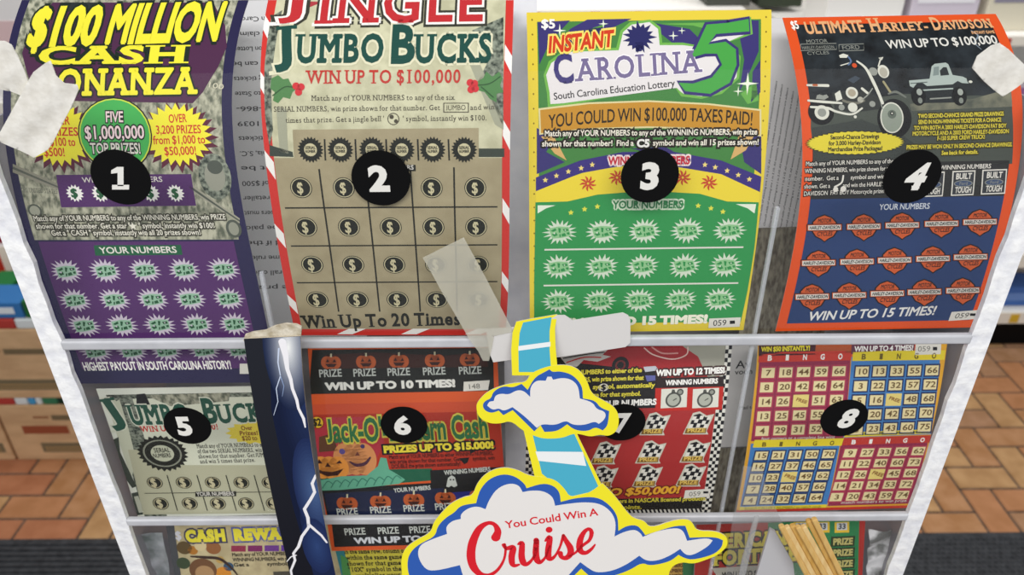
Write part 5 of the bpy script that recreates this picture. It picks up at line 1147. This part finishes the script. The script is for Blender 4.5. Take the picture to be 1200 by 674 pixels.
for pts, wd in ((C5([(552, 494), (572, 514), (604, 508), (610, 520), (602, 560), (604, 600), (618, 616), (646, 610)]), [3, 4, 5, 6, 6, 5.5, 4, 2]),
                (C5([(640, 490), (662, 486), (660, 560), (672, 600), (694, 606), (722, 580), (742, 540), (746, 466)]), [2, 5, 6, 6, 4, 2.6, 3, 5]), (C5([(748, 470), (744, 540), (752, 584), (770, 596), (800, 566), (826, 500)]), [5, 6, 6, 4, 2.2, 2]),
                (C5([(800, 470), (826, 450), (818, 520), (818, 566), (836, 576), (862, 552), (888, 500), (906, 438)]), [2, 5, 6, 6, 4, 2.4, 2.2, 3]),
                (C5([(906, 438), (922, 470), (946, 510), (948, 545), (924, 570), (896, 566), (888, 544)]), [3, 4.5, 6, 6, 5, 4, 5]),
                (C6([(40, 540), (80, 520), (130, 470), (180, 430), (196, 380), (180, 352), (148, 370), (120, 420), (112, 480), (128, 512), (160, 516), (196, 490), (220, 460)]), [2, 2.2, 3, 3.2, 4, 3.2, 4, 5.5, 6, 5, 4, 3, 1.5])):
    t.stroke(P, CR, pts, [w_*1.3 for w_ in wd], 9)
t.circ(P, CR, *C5([(822, 405)])[0], 4, 9)
t.done()

# ------------------------------------------------------------------ clear holder with thin wooden sticks
YH = .2700
o = empty('stick_holder', at_y(920, 760, YH), 'clear plastic holder with a grey side on the lower ledge, holding thin wooden sticks', 'holder'); g = o.location
def plate(name, m, pts, y0, y1):
    a = Acc(); F_ = [at_y(x, y, YH) for x, y in pts]; f = [Vector((p.x, y0, p.z)) for p in F_]; b = [Vector((p.x, y1, p.z)) for p in F_]
    a.face(f, m); a.face(b[::-1], m)
    for i in range(len(f)): a.face([f[i], b[i], b[(i+1) % len(f)], f[(i+1) % len(f)]], m)
    return a.build(name, o, g)
plate('back_plate', HOLDER, [(886, 588), (910, 590), (914, 612), (945, 680), (990, 770), (858, 770), (866, 690), (872, 655)], .2940, .2947)
plate('film_edge', HOLDER_EDGE, [(884, 604), (889, 604), (876, 660), (862, 720), (856, 720), (869, 655)], .2690, .2700)
plate('grey_side', M('#bdbcbf', .4), [(904, 624), (910, 627), (931, 664), (934, 690), (940, 770), (868, 770), (884, 690)], .2720, .2735)
plate('holder_base', HOLDER_EDGE, [(858, 764), (1010, 764), (1010, 770), (858, 770)], .262, .2938)
WOOD = [noise_mat('pale_wood', a_, b_, 60, .6, stretch=(8, 8, .6)) for a_, b_ in (('#d0a660', '#d8b270'), ('#d9b578', '#e3c58c'), ('#c4964c', '#cfa55e'))]
for i, (x0, y0, x1) in enumerate(((915, 615.5, 946), (921.5, 616.5, 953), (928, 615, 960), (934.5, 616.5, 967), (941, 616, 973.5), (947, 609, 980), (953.5, 607.5, 986))):
    yy = .2655+.0006*(i % 3); A_ = at_y(x0, y0, yy); k_ = 97/60.0
    Bt = at_y(x1+(x1-x0)*(768-676)/(676-y0), 763, yy)
    o2 = empty('wooden_stick', Bt, 'thin pale wooden stick, %s of seven in the clear holder' % (['leftmost', 'second from left', 'third from left', 'middle', 'third from right', 'second from right', 'rightmost'][i]), 'wooden stick', 'wooden sticks in the holder')
    a = Acc(); d = (Bt-A_).normalized(); sd = Vector((0, -1, 0)).cross(d).normalized(); fr = d.cross(sd); hw = .00138
    ring = []
    for P0, sc in ((A_, .75), (A_+d*.0008, 1), (Bt, 1)):
        ring.append([P0+sd*hw*sc*cx_+fr*.0012*sc*cy_ for cx_, cy_ in ((-1, -.6), (-.6, -1), (.6, -1), (1, -.6), (1, .6), (.6, 1), (-.6, 1), (-1, .6))])
    for r in range(2):
        for e in range(8): a.face([ring[r][e], ring[r][(e+1) % 8], ring[r+1][(e+1) % 8], ring[r+1][e]], WOOD[i % 3])
    a.face(ring[0][::-1], WOOD[i % 3]); a.face(ring[2], WOOD[i % 3])
    a.build('stick_shaft', o2, Bt)
bpy.data.scenes.remove(_sc)
